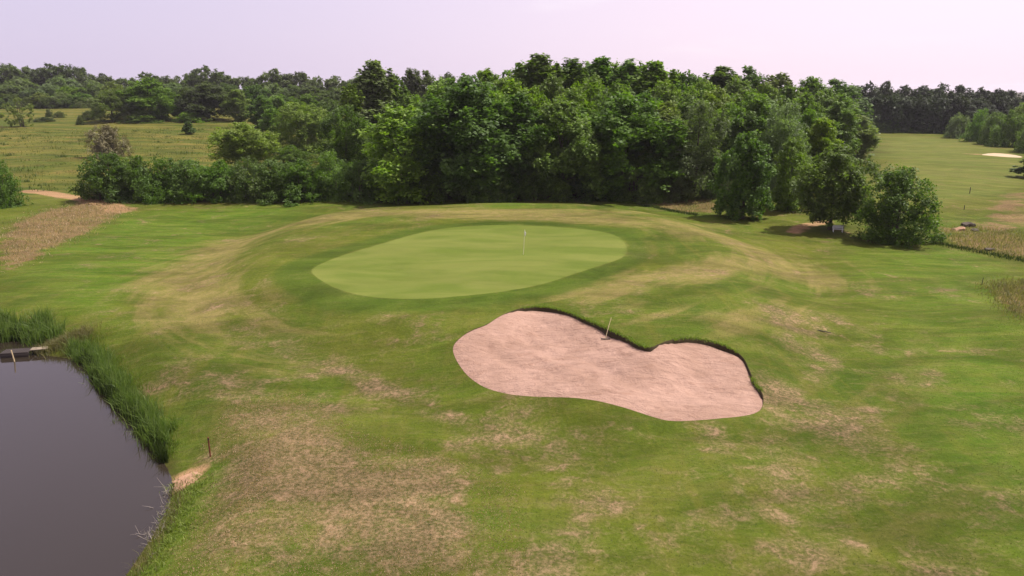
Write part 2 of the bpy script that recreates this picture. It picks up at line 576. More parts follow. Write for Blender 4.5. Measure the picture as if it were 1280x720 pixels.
def surface(name, faces, label, cat, zfun=height, mat=TURF, smooth=True, zone=True):
    used = np.unique(faces)
    remap = np.full(len(CV), -1, np.int32)
    remap[used] = np.arange(len(used))
    P = CV[used]
    V = np.column_stack([P, zfun(P)])
    me = np_mesh(name, V, [remap[faces]], mat, smooth)
    if zone:
        za, zb, zc, zd = zones(P)
        add_color(me, 'zone_d', zd)
        add_color(me, 'zone_a', za)
        add_color(me, 'zone_b', zb)
        add_color(me, 'zone_c', zc)
    o = link(bpy.data.objects.new(name, me))
    return tag(o, label, cat, None, 'structure')


# bunker floor: flush at the front, a turf lip at the back and on the right
bd = np.roll(BUNK, -1, 0) - np.roll(BUNK, 1, 0)
bd /= np.linalg.norm(bd, axis=1)[:, None]
bn = np.stack([bd[:, 1], -bd[:, 0]], 1)
if sdist(BUNK + bn * .3, BUNK).mean() < 0:
    bn = -bn
LIP = .015 + .29 * sstep(.0, .8, bn[:, 1] * .85 + bn[:, 0] * .5)
LIP *= 1 + .30 * np.sin(np.arange(len(BUNK)) * .41) * np.sin(np.arange(len(BUNK)) * .173 + 1) + .22 * np.random.default_rng(5).normal(size=len(BUNK))
LIP = np.convolve(np.concatenate([LIP[-2:], LIP, LIP[:2]]), np.ones(5) / 5, 'valid')


def bunker_z(P):
    d = -sdist(P, BUNK)
    D = ((P[:, None, :] - BUNK[None, ::2, :]) ** 2).sum(2)
    w = 1 / (D + .02) ** 1.5
    lip = (w * LIP[None, ::2]).sum(1) / w.sum(1)
    j = D.argmin(1)
    edge = LIP[::2][j]
    lip = np.where(d < .02, edge, lip)
    n = .05 * np.sin(P[:, 0] * 1.7 + np.sin(P[:, 1] * 1.1)) * np.sin(P[:, 1] * 1.5 + .6) + .03 * np.sin(P[:, 0] * 3.9 + P[:, 1] * 2.3)
    return height(P) - lip - sstep(0, 3.6, d) * (.60 + n * 1.6) - .0 * d


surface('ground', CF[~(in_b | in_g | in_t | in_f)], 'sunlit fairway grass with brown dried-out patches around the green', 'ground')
surface('putting_green', CF[in_g], 'smooth pale green putting surface with the flagstick', 'golf green')
surface('track', CF[in_t], 'pale dirt track at the left end of the hedge', 'track')
surface('sand_bunker', CF[in_b], 'pink sand bunker shaped like a kidney with a dark turf lip', 'bunker', bunker_z, SAND, True, False)

surface('fairway_bunker', CF[in_f], 'small pale sand bunker far off on the right-hand fairway', 'bunker', height, simple_mat('pale_sand', (.40, .31, .20), .95, .2, .6, .1, .2), True, False)

# turf lip wall between ground and sand
nB = len(BUNK)
ztop = height(BUNK)
zbot = bunker_z(BUNK) - .06
ins = BUNK - bn * (.02 + .25 * np.maximum(0, LIP - .05)[:, None])
V = np.vstack([np.column_stack([BUNK + bn * (.01 + .1 * LIP[:, None]), ztop + .01 * (LIP > .1)]), np.column_stack([BUNK - bn * .012, ztop - .01]), np.column_stack([ins, zbot])])
i = np.arange(nB)
j = (i + 1) % nB
q = np.vstack([np.stack([i, j, nB + j, nB + i], 1), np.stack([nB + i, nB + j, 2 * nB + j, 2 * nB + i], 1)])
o = link(bpy.data.objects.new('bunker_lip', np_mesh('bunker_lip', V, [q], SOIL, True)))
tag(o, 'dark earth lip running round the edge of the pink sand bunker', 'bunker edge', None, 'structure')

# water
WM = bpy.data.materials.new('pond_water')
t = NT(WM)
P_ = t.n('ShaderNodeTexCoord').outputs['Object']
b = t.n('ShaderNodeBsdfPrincipled')
t.l(t.mix(t.noise(P_, .06, 3), (.019, .0145, .0095), (.027, .021, .0145)), b.inputs['Base Color'])
b.inputs['Roughness'].default_value = .02
b.inputs['IOR'].default_value = 1.45
bp = t.n('ShaderNodeBump')
bp.inputs['Strength'].default_value = .05
bp.inputs['Distance'].default_value = .05
t.l(t.noise(t.mapping(P_, (1, 2.2, 1), (0, 0, .6)), 1.6, 4), bp.inputs['Height'])
t.l(bp.outputs[0], b.inputs['Normal'])
t.out(b.outputs[0])
wv = np.array([(-100, 2), (-4, 2), (-4, 60), (-100, 60)], float)
me = np_mesh('pond_water', np.column_stack([wv, np.full(4, WATER_Z)]), [[(0, 1, 2, 3)]], WM)
tag(link(bpy.data.objects.new('pond_water', me)), 'still brown pond water in the lower left corner', 'water', None, 'structure')


# ------------------------------------------------------------------ foliage materials
def leaf_mat(name, c0, c1, trans=.42, hue=.016):
    m = bpy.data.materials.new(name)
    t = NT(m)
    at = t.n('ShaderNodeAttribute', attribute_name='leaf_tone')
    c = t.mix(at.outputs['Fac'], c0, c1)
    oi = t.n('ShaderNodeObjectInfo')
    hs = t.n('ShaderNodeHueSaturation')
    t.l(c, hs.inputs['Color'])
    t.l(t.ss(oi.outputs['Random'], 0, 1, .5 - hue, .5 + hue * .25), hs.inputs['Hue'])
    t.l(t.ss(t.math('FRACT', t.math('MULTIPLY', oi.outputs['Random'], 7.31)), 0, 1, .84, 1.16), hs.inputs['Value'])
    t.l(t.ss(t.math('FRACT', t.math('MULTIPLY', oi.outputs['Random'], 3.77)), 0, 1, .94, 1.06), hs.inputs['Saturation'])
    d = t.n('ShaderNodeBsdfPrincipled')
    t.l(hs.outputs[0], d.inputs['Base Color'])
    d.inputs['Roughness'].default_value = .55
    d.inputs['Specular IOR Level'].default_value = .25
    tr = t.n('ShaderNodeBsdfTranslucent')
    t.l(t.mix(1.0, hs.outputs[0], (1.25, 1.45, .55), 'MULTIPLY'), tr.inputs['Color'])
    mx = t.n('ShaderNodeMixShader')
    mx.inputs[0].default_value = trans
    t.l(d.outputs[0], mx.inputs[1])
    t.l(tr.outputs[0], mx.inputs[2])
    t.out(mx.outputs[0])
    return m


LEAF = {
    'dark': leaf_mat('leaf_dark', (0.052, 0.099, 0.016), (0.108, 0.180, 0.028)),
    'mid': leaf_mat('leaf_mid', (0.070, 0.131, 0.017), (0.145, 0.231, 0.033)),
    'bright': leaf_mat('leaf_bright', (0.097, 0.166, 0.016), (0.193, 0.284, 0.034)),
    'olive': leaf_mat('leaf_olive', (0.097, 0.137, 0.027), (0.171, 0.220, 0.048)),
    'grey': leaf_mat('leaf_grey', (0.089, 0.125, 0.047), (0.158, 0.211, 0.086)),
    'dusky': leaf_mat('leaf_dusky', (0.055, 0.077, 0.024), (0.108, 0.143, 0.043)),
    'brown': leaf_mat('leaf_brown', (0.130, 0.114, 0.057), (0.272, 0.242, 0.135), .15),
    'deep': leaf_mat('leaf_deep', (.024, .036, .014), (.050, .068, .026), .3),
}
BARK = simple_mat('bark', (.075, .060, .045), .9, .35, 3, .1, .6)


# ------------------------------------------------------------------ tree prototypes (unit: height 1, half width 1 at nominal; scaled per tree)
def crown_mesh(name, seed, prof, base, nclump, nleaf, leaf, lobes=.22, clr=(.15, .25), flat=1.05, spikes=0, H=20.0, R=6.5, sub=7):
    """leaves in clumps spread through the crown of a tree H m tall and 2R m wide"""
    r = np.random.default_rng(seed)
    ph = r.uniform(0, 6.28, 6)
    C, RR = [], []
    k = 0
    while len(C) < nclump and k < nclump * 40:
        k += 1
        tt = r.uniform(0, 1)
        rad = prof(tt)
        if r.uniform() > .25 + .75 * rad:
            continue
        an = r.uniform(0, 6.283)
        lob = 1 + lobes * (np.sin(2 * an + ph[0] + 3 * tt) * .6 + np.sin(3 * an + ph[1] - 5 * tt) * .5 + np.sin(5 * an + ph[2] + 9 * tt) * .35)
        cr = r.uniform(*clr) * (0.75 + .5 * rad)
        rf = r.uniform(0, 1) ** .38
        rho = max(0, rad * lob - cr * .55) * rf
        z = base + (1 - base) * tt
        C.append((rho * math.cos(an) * R, rho * math.sin(an) * R, z * H - cr * R * .45))
        RR.append(cr * R)
    for s in range(spikes):
        an = r.uniform(0, 6.283)
        ro = r.uniform(0, .45)
        top = r.uniform(.9, 1.03) - ro * .12
        for q in range(6):
            C.append((ro * math.cos(an) * R, ro * math.sin(an) * R, (top - .022 * q) * H))
            RR.append((.03 + .024 * q) * R)
    C = np.array(C)
    RR = np.array(RR)
    nsub = np.maximum(3, (RR / RR.mean() * sub).astype(int))
    bi = np.repeat(np.arange(len(C)), nsub)
    sd = r.normal(size=(len(bi), 3))
    sd[:, 2] += .35
    sd /= np.linalg.norm(sd, axis=1)[:, None]
    S = C[bi] + sd * (RR[bi] * r.uniform(.45, 1.08, len(bi)))[:, None] * np.array([1, 1, flat])
    SR = RR[bi] * r.uniform(.26, .52, len(bi))
    w = SR ** 1.6
    cnt = np.maximum(4, (nleaf * w / w.sum())).astype(int)
    ci = np.repeat(np.arange(len(S)), cnt)
    n = len(ci)
    d = r.normal(size=(n, 3))
    d[:, 2] = d[:, 2] + .2
    d /= np.linalg.norm(d, axis=1)[:, None]
    sh = r.uniform(0, 1, n) ** .5 * np.where(r.uniform(0, 1, n) < .12, 1.7, 1.05)
    pos = S[ci] + d * (SR[ci] * sh)[:, None] * np.array([1, 1, flat])
    pos[:, 2] = np.maximum(pos[:, 2], .03 * H * r.uniform(.2, 1, n))
    d = d * .5 + sd[bi[np.arange(len(bi))]][ci] * .5
    nor = d * .8 + r.normal(size=(n, 3)) * .36 + np.array([0, 0, .5])
    nor /= np.linalg.norm(nor, axis=1)[:, None]
    u = np.cross(nor, r.normal(size=(n, 3)))
    u /= np.linalg.norm(u, axis=1)[:, None] + 1e-9
    v = np.cross(nor, u)
    L = (leaf * r.uniform(.6, 1.35, n))[:, None]
    W = L * r.uniform(.45, .75, n)[:, None]
    dro = nor * L * .22
    V = np.stack([pos - u * L, pos - v * W - dro * .2, pos + u * L - dro, pos + v * W - dro * .2], 1).reshape(-1, 3)
    q = np.arange(n)[:, None] * 4 + np.array([0, 1, 2, 3])
    me = np_mesh(name, V, [q], LEAF['mid'])
    tone = np.clip(r.normal(.45, .20, len(S))[ci] + r.normal(0, .16, n), 0, 1)
    a = me.attributes.new('leaf_tone', 'FLOAT', 'POINT')
    a.data.foreach_set('value', np.repeat(tone, 4).astype(np.float32))
    me['cl'] = 0
    return me, C


def tube(path, radii, sides=7):
    path = np.asarray(path, float)
    V, Fq = [], []
    for k, p in enumerate(path):
        d = path[min(k + 1, len(path) - 1)] - path[max(k - 1, 0)]
        d = d / (np.linalg.norm(d) + 1e-9)
        a = np.cross(d, [0.31, .95, .1]) if abs(d[1]) < .9 else np.cross(d, [1, 0, 0])
        a /= np.linalg.norm(a)
        b = np.cross(d, a)
        for s in range(sides):
            an = 6.28318 * s / sides
            V.append(p + radii[k] * (math.cos(an) * a + math.sin(an) * b))
    for k in range(len(path) - 1):
        for s in range(sides):
            s2 = (s + 1) % sides
            Fq.append((k * sides + s, k * sides + s2, (k + 1) * sides + s2, (k + 1) * sides + s))
    return np.array(V), Fq


def join_tubes(name, tubes, mat):
    V, Q, o = [], [], 0
    for v, f in tubes:
        V.append(v)
        Q.append(np.array(f) + o)
        o += len(v)
    return np_mesh(name, np.vstack(V), [np.vstack(Q)], mat, True)


def trunk_mesh(name, seed, C, H, R, tr, split, stems=1):
    r = np.random.default_rng(seed + 100)
    tubes = []
    for s in range(stems):
        off = np.array([0, 0, 0.]) if stems == 1 else np.array([r.uniform(-.3, .3) * R, r.uniform(-.3, .3) * R, 0])
        lean = r.normal(0, .02, 2) * H
        p = [off + np.array([lean[0] * q * q, lean[1] * q * q, q * H * .88 - .03 * H]) for q in np.linspace(0, 1, 8)]
        rad = [tr * (1.25 if k == 0 else 1) * (1 - .92 * q) + .02 for k, q in enumerate(np.linspace(0, 1, 8))]
        tubes.append(tube(p, rad, 8))
        for c in C[r.permutation(len(C))[:max(6, 16 // stems)]]:
            z0 = max(split * H, c[2] * r.uniform(.45, .8))
            if z0 >= c[2]:
                continue
            q = (z0 + .03 * H) / (H * .88)
            a0 = off + np.array([lean[0] * q * q, lean[1] * q * q, z0])
            mid = (a0 + c) / 2 + np.array([0, 0, -.06 * np.linalg.norm(c - a0)])
            r0 = tr * .42 * (1 - q * .8) + .02
            tubes.append(tube([a0, mid, c], [r0, r0 * .6, r0 * .2], 5))
    return join_tubes(name, tubes, BARK)


dome = lambda t: math.sqrt(max(0, 1 - (abs(t - .42) / (.58 if t > .42 else .52)) ** 2.3))
oval = lambda t: math.sqrt(max(0, 1 - (abs(t - .45) / (.55 if t > .45 else .5)) ** 2.0))
spire = lambda t: (min(1, t * 5) * (1 - t) ** .55) * (.85 + .2 * math.sin(t * 17))
cone = lambda t: min(1, t * 6) * (1 - t * .93) ** .75
egg = lambda t: math.sqrt(max(0, 1 - (abs(t - .30) / (.72 if t > .30 else .42)) ** 2.0))
bushp = lambda t: math.sqrt(max(0, 1 - t ** 2.4))
PROTO = {}


def proto(kind, k, prof, base, ncl, nlf, leaf, H, R, tr, split, stems=1, **kw):
    me, C = crown_mesh('crown_' + kind, hash_seed(kind, k), prof, base, ncl, nlf, leaf, H=H, R=R, **kw)
    tm = trunk_mesh('trunk_' + kind, hash_seed(kind, k), C, H, R, tr, split, stems)
    V = np.empty(len(me.vertices) * 3, np.float32)
    me.vertices.foreach_get('co', V)
    V = V.reshape(-1, 3)
    top = np.percentile(V[:, 2], 99.9)
    hw = np.percentile(np.abs(V[:, 0]), 99)
    PROTO.setdefault(kind, []).append((me, tm, float(top), float(hw)))


def hash_seed(kind, k):
    return sum(ord(c) * (i + 3) for i, c in enumerate(kind)) * 13 + k * 977


for k in range(3):
    proto('broad', k, dome, .10, 110, 34000, .25, 18, 6.5, .30, .18, clr=(.13, .25), lobes=.22, spikes=3, sub=11)
    proto('tall', k, oval, .08, 95, 28000, .24, 20, 4.6, .26, .15, clr=(.16, .30), lobes=.25, spikes=6, flat=1.2, sub=11)
    proto('round', k, dome, .04, 100, 20000, .36, 16, 8.0, .30, .1, clr=(.12, .22), lobes=.2, flat=1.15, sub=9)
for k in range(2):
    proto('spiky', k, spire, .06, 95, 24000, .21, 20, 3.6, .20, .12, clr=(.13, .28), lobes=.3, spikes=12, flat=1.5, sub=10)
    proto('lawn', k, oval, .19, 120, 28000, .15, 10, 4.2, .20, .20, clr=(.14, .25), lobes=.2, spikes=4, sub=10)
    proto('egg', k, egg, .05, 100, 24000, .15, 10, 3.6, .20, .10, clr=(.14, .26), lobes=.2, spikes=5, flat=1.1, sub=10)
    proto('willow', k, dome, .05, 100, 24000, .16, 14, 5.0, .24, .12, clr=(.13, .24), lobes=.25, flat=1.3, sub=10)
    proto('bush', k, bushp, .06, 80, 18000, .14, 6, 4.6, .10, .05, stems=4, clr=(.13, .27), lobes=.28, flat=.95, sub=9)
proto('bush', 5, bushp, .04, 75, 17000, .14, 6, 4.6, .10, .05, stems=5, clr=(.15, .30), lobes=.38, flat=.9, sub=9)
proto('dome', 0, bushp, .05, 120, 26000, .14, 9, 5.0, .18, .06, stems=2, clr=(.12, .22), lobes=.12, flat=1.0, spikes=2, sub=10)
proto('sparse', 0, oval, .06, 34, 6000, .16, 9, 4.2, .14, .1, stems=3, clr=(.10, .22), lobes=.4)
proto('conic', 0, cone, .04, 60, 9000, .16, 8, 2.4, .12, .05, clr=(.16, .3), lobes=.2)

KIND_NAME = {'round': 'broadleaf_tree', 'egg': 'lawn_tree', 'broad': 'broadleaf_tree', 'tall': 'broadleaf_tree', 'spiky': 'birch_tree', 'lawn': 'lawn_tree', 'willow': 'willow_tree',
             'bush': 'bush', 'dome': 'domed_tree', 'sparse': 'scraggly_tree', 'conic': 'small_tree'}
_count = [0]


def tree(kind, u, vtop, w, mat, label, vb=None, y=None, group=None, cat=None, trunk=True, x=None):
    """a tree whose top shows at photo pixel (u, vtop), w pixels wide; stands at pixel row vb, or y metres away"""
    if vb is not None:
        X, Y = hit(u, vb)
    else:
        d = ray(u, vtop)
        X, Y = d[0] / d[1] * y, y
    d = ray(u, vtop)
    z0 = hgt(X, Y) - .05
    ztop = CAM_Z + d[2] / d[1] * Y
    hh = max(.5, ztop - z0)
    depth = Y * cp - (z0 + hh * .5 - CAM_Z) * sp_
    half = w * .5 * depth / F
    _count[0] += 1
    k = _count[0]
    opts = PROTO[kind]
    cm, tm, top, hw = opts[k % len(opts)]
    s = hh / top
    sx = half / hw
    e = bpy.data.objects.new(KIND_NAME[kind], None)
    e.empty_display_size = 1
    e.location = (X, Y, z0)
    e.rotation_euler = (0, 0, (k * 2.399) % 6.283)
    e.scale = (sx, sx, s)
    link(e)
    tag(e, label, cat or ('bush' if kind == 'bush' else 'tree'), group)
    c = link(bpy.data.objects.new('crown', cm), e)
    c.material_slots[0].link = 'OBJECT'
    c.material_slots[0].material = LEAF[mat]
    if trunk:
        link(bpy.data.objects.new('trunk', tm), e)
    return e


# --- lone trees on the lawn and the right edge of the wood
tree('egg', 928, 166, 70, 'dark', 'medium round tree alone on the lawn, its shadow to its left', vb=273)
tree('lawn', 1037, 181, 80, 'mid', 'broad lawn tree with a short clear trunk right beside the white bench', vb=287)
tree('dome', 1120, 208, 90, 'dark', 'dense dome-shaped tree with leaves to the ground, right of the white bench', vb=301)
tree('egg', 985, 172, 46, 'mid', 'slim tree peeping out between the two round lawn trees', vb=263)
tree('tall', 1066, 144, 52, 'olive', 'small pale-topped tree at the right corner of the wood beside the far fairway', vb=202)
tree('tall', 1030, 148, 60, 'bright', 'yellowish tree above the lawn tree that stands by the bench', y=122)
tree('willow', 984, 130, 66, 'grey', 'grey-green tree with a dark shaded trunk side, above the slim lawn tree', y=114)
tree('broad', 938, 116, 96, 'mid', 'large bright-leaved tree rising behind the lone round lawn tree', y=122)
tree('willow', 868, 126, 84, 'grey', 'silvery grey willow at the front right end of the wood', vb=249)
tree('bush', 893, 190, 44, 'dusky', 'dark undergrowth bush between the silvery willow and the lone lawn tree', vb=247)
tree('bush', 868, 238, 24, 'olive', 'low pale bush at the foot of the silvery willow', vb=249)
# --- front edge of the wood
tree('egg', 507, 133, 108, 'bright', 'bright yellow-green tree at the left front corner of the wood', vb=250)
tree('broad', 588, 97, 130, 'dark', 'tall dark tree just right of the bright yellow-green corner tree', vb=249)
tree('tall', 648, 118, 80, 'dark', 'dark narrow tree in the wood front between two broader dark trees', vb=248.5)
tree('broad', 703, 126, 104, 'mid', 'broad tree in the middle of the wood front with yellowish top twigs', vb=249)
tree('broad', 778, 118, 124, 'mid', 'wide rounded tree in the wood front, left neighbour of the silvery willow', vb=249)
tree('tall', 835, 128, 66, 'olive', 'upright olive-topped tree squeezed between the wide rounded tree and the silvery willow', y=114)
for (u, vt, w, mt, lb) in [
    (452, 200, 70, 'dark', 'dark bush where the hedge meets the bright yellow-green corner tree'),
    (545, 203, 80, 'dark', 'low dark bush at the foot of the bright yellow-green corner tree'),
    (612, 192, 86, 'mid', 'leafy bush at the foot of the tall dark tree'),
    (672, 196, 76, 'dark', 'dark bush below the narrow dark tree of the wood front'),
    (735, 204, 74, 'dark', 'shaded bush below the yellow-twigged middle tree of the wood front'),
    (795, 198, 86, 'mid', 'bush with pale leaves under the wide rounded tree'),
    (845, 210, 60, 'dusky', 'dark bush at the left foot of the silvery willow'),
]:
    tree('bush', u, vt, w, mt, lb, vb=249.5)
# --- second and third tier of the wood: the ones that show singly
for (k, u, vt, w, y, mt, lb) in [
    ('spiky', 675, 69, 78, 138, 'mid', 'tallest spiky treetop of the wood on the skyline'),
    ('spiky', 716, 74, 66, 142, 'dark', 'spiky treetop next right of the tallest one on the skyline'),
    ('spiky', 750, 73, 70, 145, 'dark', 'middle spiky treetop of the skyline, dark with a brownish tip'),
    ('spiky', 786, 75, 66, 140, 'mid', 'spiky treetop left of the last spiky one on the wood skyline'),
    ('spiky', 818, 78, 72, 137, 'mid', 'last spiky treetop on the right, where the skyline drops'),
    ('broad', 610, 88, 96, 150, 'mid', 'rounded treetop left of the tallest spiky one on the skyline'),
    ('broad', 555, 100, 80, 155, 'bright', 'sunlit rounded treetop above the bright yellow-green corner tree'),
    ('broad', 858, 92, 84, 150, 'mid', 'rounded treetop right of the last spiky one'),
    ('spiky', 905, 84, 70, 165, 'mid', 'pointed treetop above the lone round lawn tree'),
    ('tall', 938, 84, 62, 172, 'dark', 'dark pointed treetop beside the pointed one above the lone lawn tree'),
    ('tall', 975, 93, 74, 170, 'olive', 'olive treetop above the grey-green tree near the right end of the wood'),
    ('tall', 1015, 97, 70, 180, 'mid', 'treetop left of the last tree of the wood skyline'),
    ('tall', 1050, 100, 64, 200, 'dark', 'last dark treetop of the wood skyline beside the far fairway'),
    ('broad', 745, 96, 90, 130, 'bright', 'sunlit crown in front of the spiky skyline treetops'),
    ('broad', 690, 96, 80, 128, 'mid', 'green crown in front of the tallest spiky treetop'),
    ('broad', 830, 104, 80, 126, 'mid', 'green crown in front of the last spiky treetop'),
    ('broad', 900, 112, 78, 128, 'bright', 'sunlit crown between the silvery willow and the pointed treetop'),
    ('broad', 1005, 118, 70, 140, 'mid', 'crown behind the grey-green tree near the right end of the wood'),
    ('tall', 1048, 128, 56, 150, 'bright', 'yellow-green crown above the pale-topped corner tree of the wood'),
    ('tall', 640, 102, 70, 128, 'bright', 'sunlit crown right above the dark narrow tree of the wood front'),
]:
    tree(k, u, vt, w, mt, lb, y=y)
FILL = 'leafy green tree packed inside the wood, hardly a piece of it showing'
for (u, vt, w, y) in [(530, 128, 70, 124), (570, 118, 80, 130), (615, 112, 80, 122), (665, 110, 80, 120), (720, 112, 80, 119), (770, 104, 80, 122),
                      (810, 116, 70, 120), (865, 120, 76, 120), (955, 106, 70, 150), (990, 108, 70, 158), (1028, 116, 60, 165), (880, 102, 80, 145),
                      (925, 100, 80, 150), (785, 88, 80, 150), (697, 82, 70, 150), (735, 80, 70, 152), (768, 81, 70, 152), (803, 82, 70, 150), (840, 90, 70, 152), (650, 82, 80, 152), (640, 96, 90, 145), (580, 104, 80, 140), (960, 128, 60, 125), (1010, 136, 56, 126),
                      (1055, 118, 56, 185), (1035, 112, 60, 195)]:
    tree('broad', u, vt, w, random.choice(['mid', 'mid', 'dark', 'bright']), FILL, y=y, group='trees packed inside the wood')
# --- left of the wood: birches and the meadow edge
for (k, u, vt, w, mt, lb, kw) in [
    ('spiky', 466, 77, 62, 'grey', 'tall ragged birch standing above the trees left of the wood', dict(y=150)),
    ('spiky', 438, 106, 40, 'bright', 'yellow-green slender tree at the left side of the tall ragged birch', dict(y=146)),
    ('willow', 430, 132, 70, 'dark', 'dark rounded tree low in front of the yellow-green slender tree', dict(y=136)),
    ('tall', 492, 94, 60, 'mid', 'green tree at the right side of the tall ragged birch', dict(y=165)),
    ('tall', 513, 86, 44, 'dusky', 'dark treetop with bare trunks, left one of a pair on the skyline', dict(y=255)),
    ('tall', 533, 89, 40, 'dusky', 'dark treetop with bare trunks, right one of a pair on the skyline', dict(y=258)),
    ('broad', 560, 92, 40, 'dusky', 'small far treetop seen through the gap right of the bare-trunked pair', dict(y=300)),
    ('broad', 582, 93, 36, 'dusky', 'small far treetop just left of the rounded skyline treetop', dict(y=300)),
    ('willow', 378, 128, 84, 'bright', 'pale olive bushy tree in the middle of the meadow edge', dict(vb=188)),
    ('bush', 408, 152, 56, 'bright', 'bright leafy bush to the right of the pale olive bushy tree', dict(vb=190)),
    ('tall', 343, 136, 44, 'mid', 'green tree left of the pale olive bushy tree', dict(vb=180)),
    ('lawn', 307, 153, 64, 'bright', 'bright green small tree behind the middle of the hedge', dict(vb=212)),
    ('tall', 326, 120, 36, 'mid', 'narrow green tree above the bright green small tree', dict(y=235)),
    ('willow', 425, 178, 60, 'bright', 'rounded bush behind the right end of the hedge', dict(vb=215)),
    ('bush', 362, 182, 60, 'dark', 'dark bush at the foot of the pale olive bushy tree', dict(vb=205)),
    # front row of the far woodland left
    ('willow', 141, 111, 58, 'olive', 'grey-green domed tree in front of the far left woodland', dict(vb=152)),
    ('broad', 188, 98, 70, 'mid', 'large light green tree in the far left woodland, right of the domed one', dict(vb=150)),
    ('conic', 226, 118, 22, 'dark', 'small dark rounded tree at the meadow edge before the lighter woodland', dict(vb=149)),
    ('broad', 262, 104, 62, 'dusky', 'large dark tree in the far left woodland with deep shade below', dict(vb=150)),
    ('tall', 299, 112, 40, 'olive', 'pale trunked tree right of the large dark woodland tree', dict(vb=152)),
    ('bush', 240, 138, 46, 'bright', 'low bright bush along the far side of the meadow', dict(vb=152)),
    ('bush', 180, 138, 60, 'mid', 'low green bush at the foot of the large light green tree', dict(vb=153)),
    ('bush', 112, 138, 22, 'dusky', 'dark low bush to the left of the grey-green domed tree', dict(vb=150)),
    # single plants in the meadow
    ('sparse', 28, 122, 38, 'olive', 'scraggly thin tree by itself at the far left of the meadow', dict(vb=158)),
    ('bush', 62, 136, 12, 'dusky', 'small dark round bush in the dry part of the meadow', dict(vb=146)),
    ('bush', 75, 139, 16, 'olive', 'small pale bush touching the small dark round bush in the meadow', dict(vb=147)),
    ('bush', 56, 146, 24, 'dusky', 'flat low bush in front of the small dark round bush', dict(vb=152)),
    ('bush', 101, 144, 12, 'dusky', 'little dusky bush near the left foot of the domed tree', dict(vb=156)),
    ('bush', 136, 156, 44, 'brown', 'faded brown-pink flowering bush standing in the meadow behind the hedge', dict(vb=196)),
    ('conic', 237, 146, 15, 'dark', 'small dark pointed tree standing alone in the meadow', dict(vb=168)),
    # left frame edge and hedge
    ('bush', 6, 199, 58, 'dark', 'dark clipped bush at the left edge beside the dirt track', dict(vb=258)),
]:
    tree(k, u, vt, w, mt, lb, **kw)
for n_, (u, vt, w, mt) in enumerate([(140, 190, 64, 'dark'), (172, 194, 56, 'dark'), (206, 195, 60, 'dark'), (240, 198, 60, 'dark'), (276, 200, 58, 'dark'),
                                     (312, 196, 62, 'dark'), (346, 199, 60, 'dark'), (380, 198, 62, 'dark'), (414, 188, 56, 'mid')]):
    lb = ['leftmost dark bush of the hedge, its end facing the dirt track', None, None, None, None,
          'hedge bush directly below the bright green small tree', None, None, 'tallest, greenest bush at the right end of the hedge'][n_]
    tree('bush', u, vt + 1, w * 1.3, mt, lb or 'dark green bush grown into the middle of the long hedge', vb=249.3 - .0 * n_, group='bushes of the long hedge')
for (u, vt, w, y) in [(158, 205, 60, 116), (225, 208, 66, 116), (292, 205, 66, 115), (362, 204, 66, 115), (430, 203, 60, 114)]:
    tree('bush', u, vt, w, 'dark', 'dark green bush grown into the middle of the long hedge', y=y, group='bushes of the long hedge')
# --- far woodland behind the left meadow
SKY = 'dark rounded tree on the skyline of the woodland behind the left meadow'
for (u, vt, w, y) in [(-30, 82, 60, 430), (10, 80, 50, 430), (35, 84, 40, 440), (62, 80, 50, 430), (84, 81, 44, 435), (104, 90, 36, 430), (128, 92, 36, 440),
                      (155, 98, 40, 430), (182, 91, 50, 440), (208, 95, 36, 430), (234, 92, 36, 440), (255, 83, 50, 420), (276, 90, 36, 425), (302, 96, 40, 420),
                      (322, 97, 30, 400), (342, 86, 44, 400), (372, 90, 42, 405), (396, 96, 36, 400), (418, 95, 40, 400), (445, 98, 36, 400), (-60, 90, 60, 430)]:
    tree('round', u, vt, w * 1.1, 'dusky', SKY, y=y, group='skyline trees behind the left meadow', trunk=False)
MIDW = 'rounded green tree in the lower rows of the woodland behind the left meadow'
for (u, vt, w, y) in [(-20, 104, 50, 345), (12, 106, 44, 345), (40, 110, 34, 340), (62, 104, 40, 350), (88, 108, 40, 345), (112, 106, 36, 345), (22, 96, 44, 390),
                      (75, 96, 44, 395), (112, 100, 40, 390), (140, 102, 40, 330), (166, 106, 36, 320), (215, 104, 44, 320), (235, 108, 36, 300), (285, 104, 40, 310),
                      (318, 106, 44, 300), (342, 104, 44, 310), (365, 106, 40, 300), (390, 108, 44, 300), (415, 110, 44, 290), (350, 118, 44, 250), (385, 118, 40, 250),
                      (412, 122, 40, 240), (50, 116, 30, 335), (100, 116, 30, 335), (4, 117, 34, 335), (76, 115, 28, 335)]:
    tree(random.choice(['round', 'round', 'willow', 'broad']), u, vt, w, random.choice(['mid', 'dark', 'dusky', 'olive', 'grey']), MIDW, y=y,
         group='lower rows of the woodland behind the left meadow', trunk=False)
for (u, vt, w) in [(8, 120, 30), (34, 121, 26), (58, 121, 30), (82, 121, 28), (104, 122, 28)]:
    tree('bush', u, vt, w, 'dusky', 'dark low growth at the foot of the woodland behind the left meadow', y=332,
         group='bushes at the foot of the far left woodland', trunk=False)
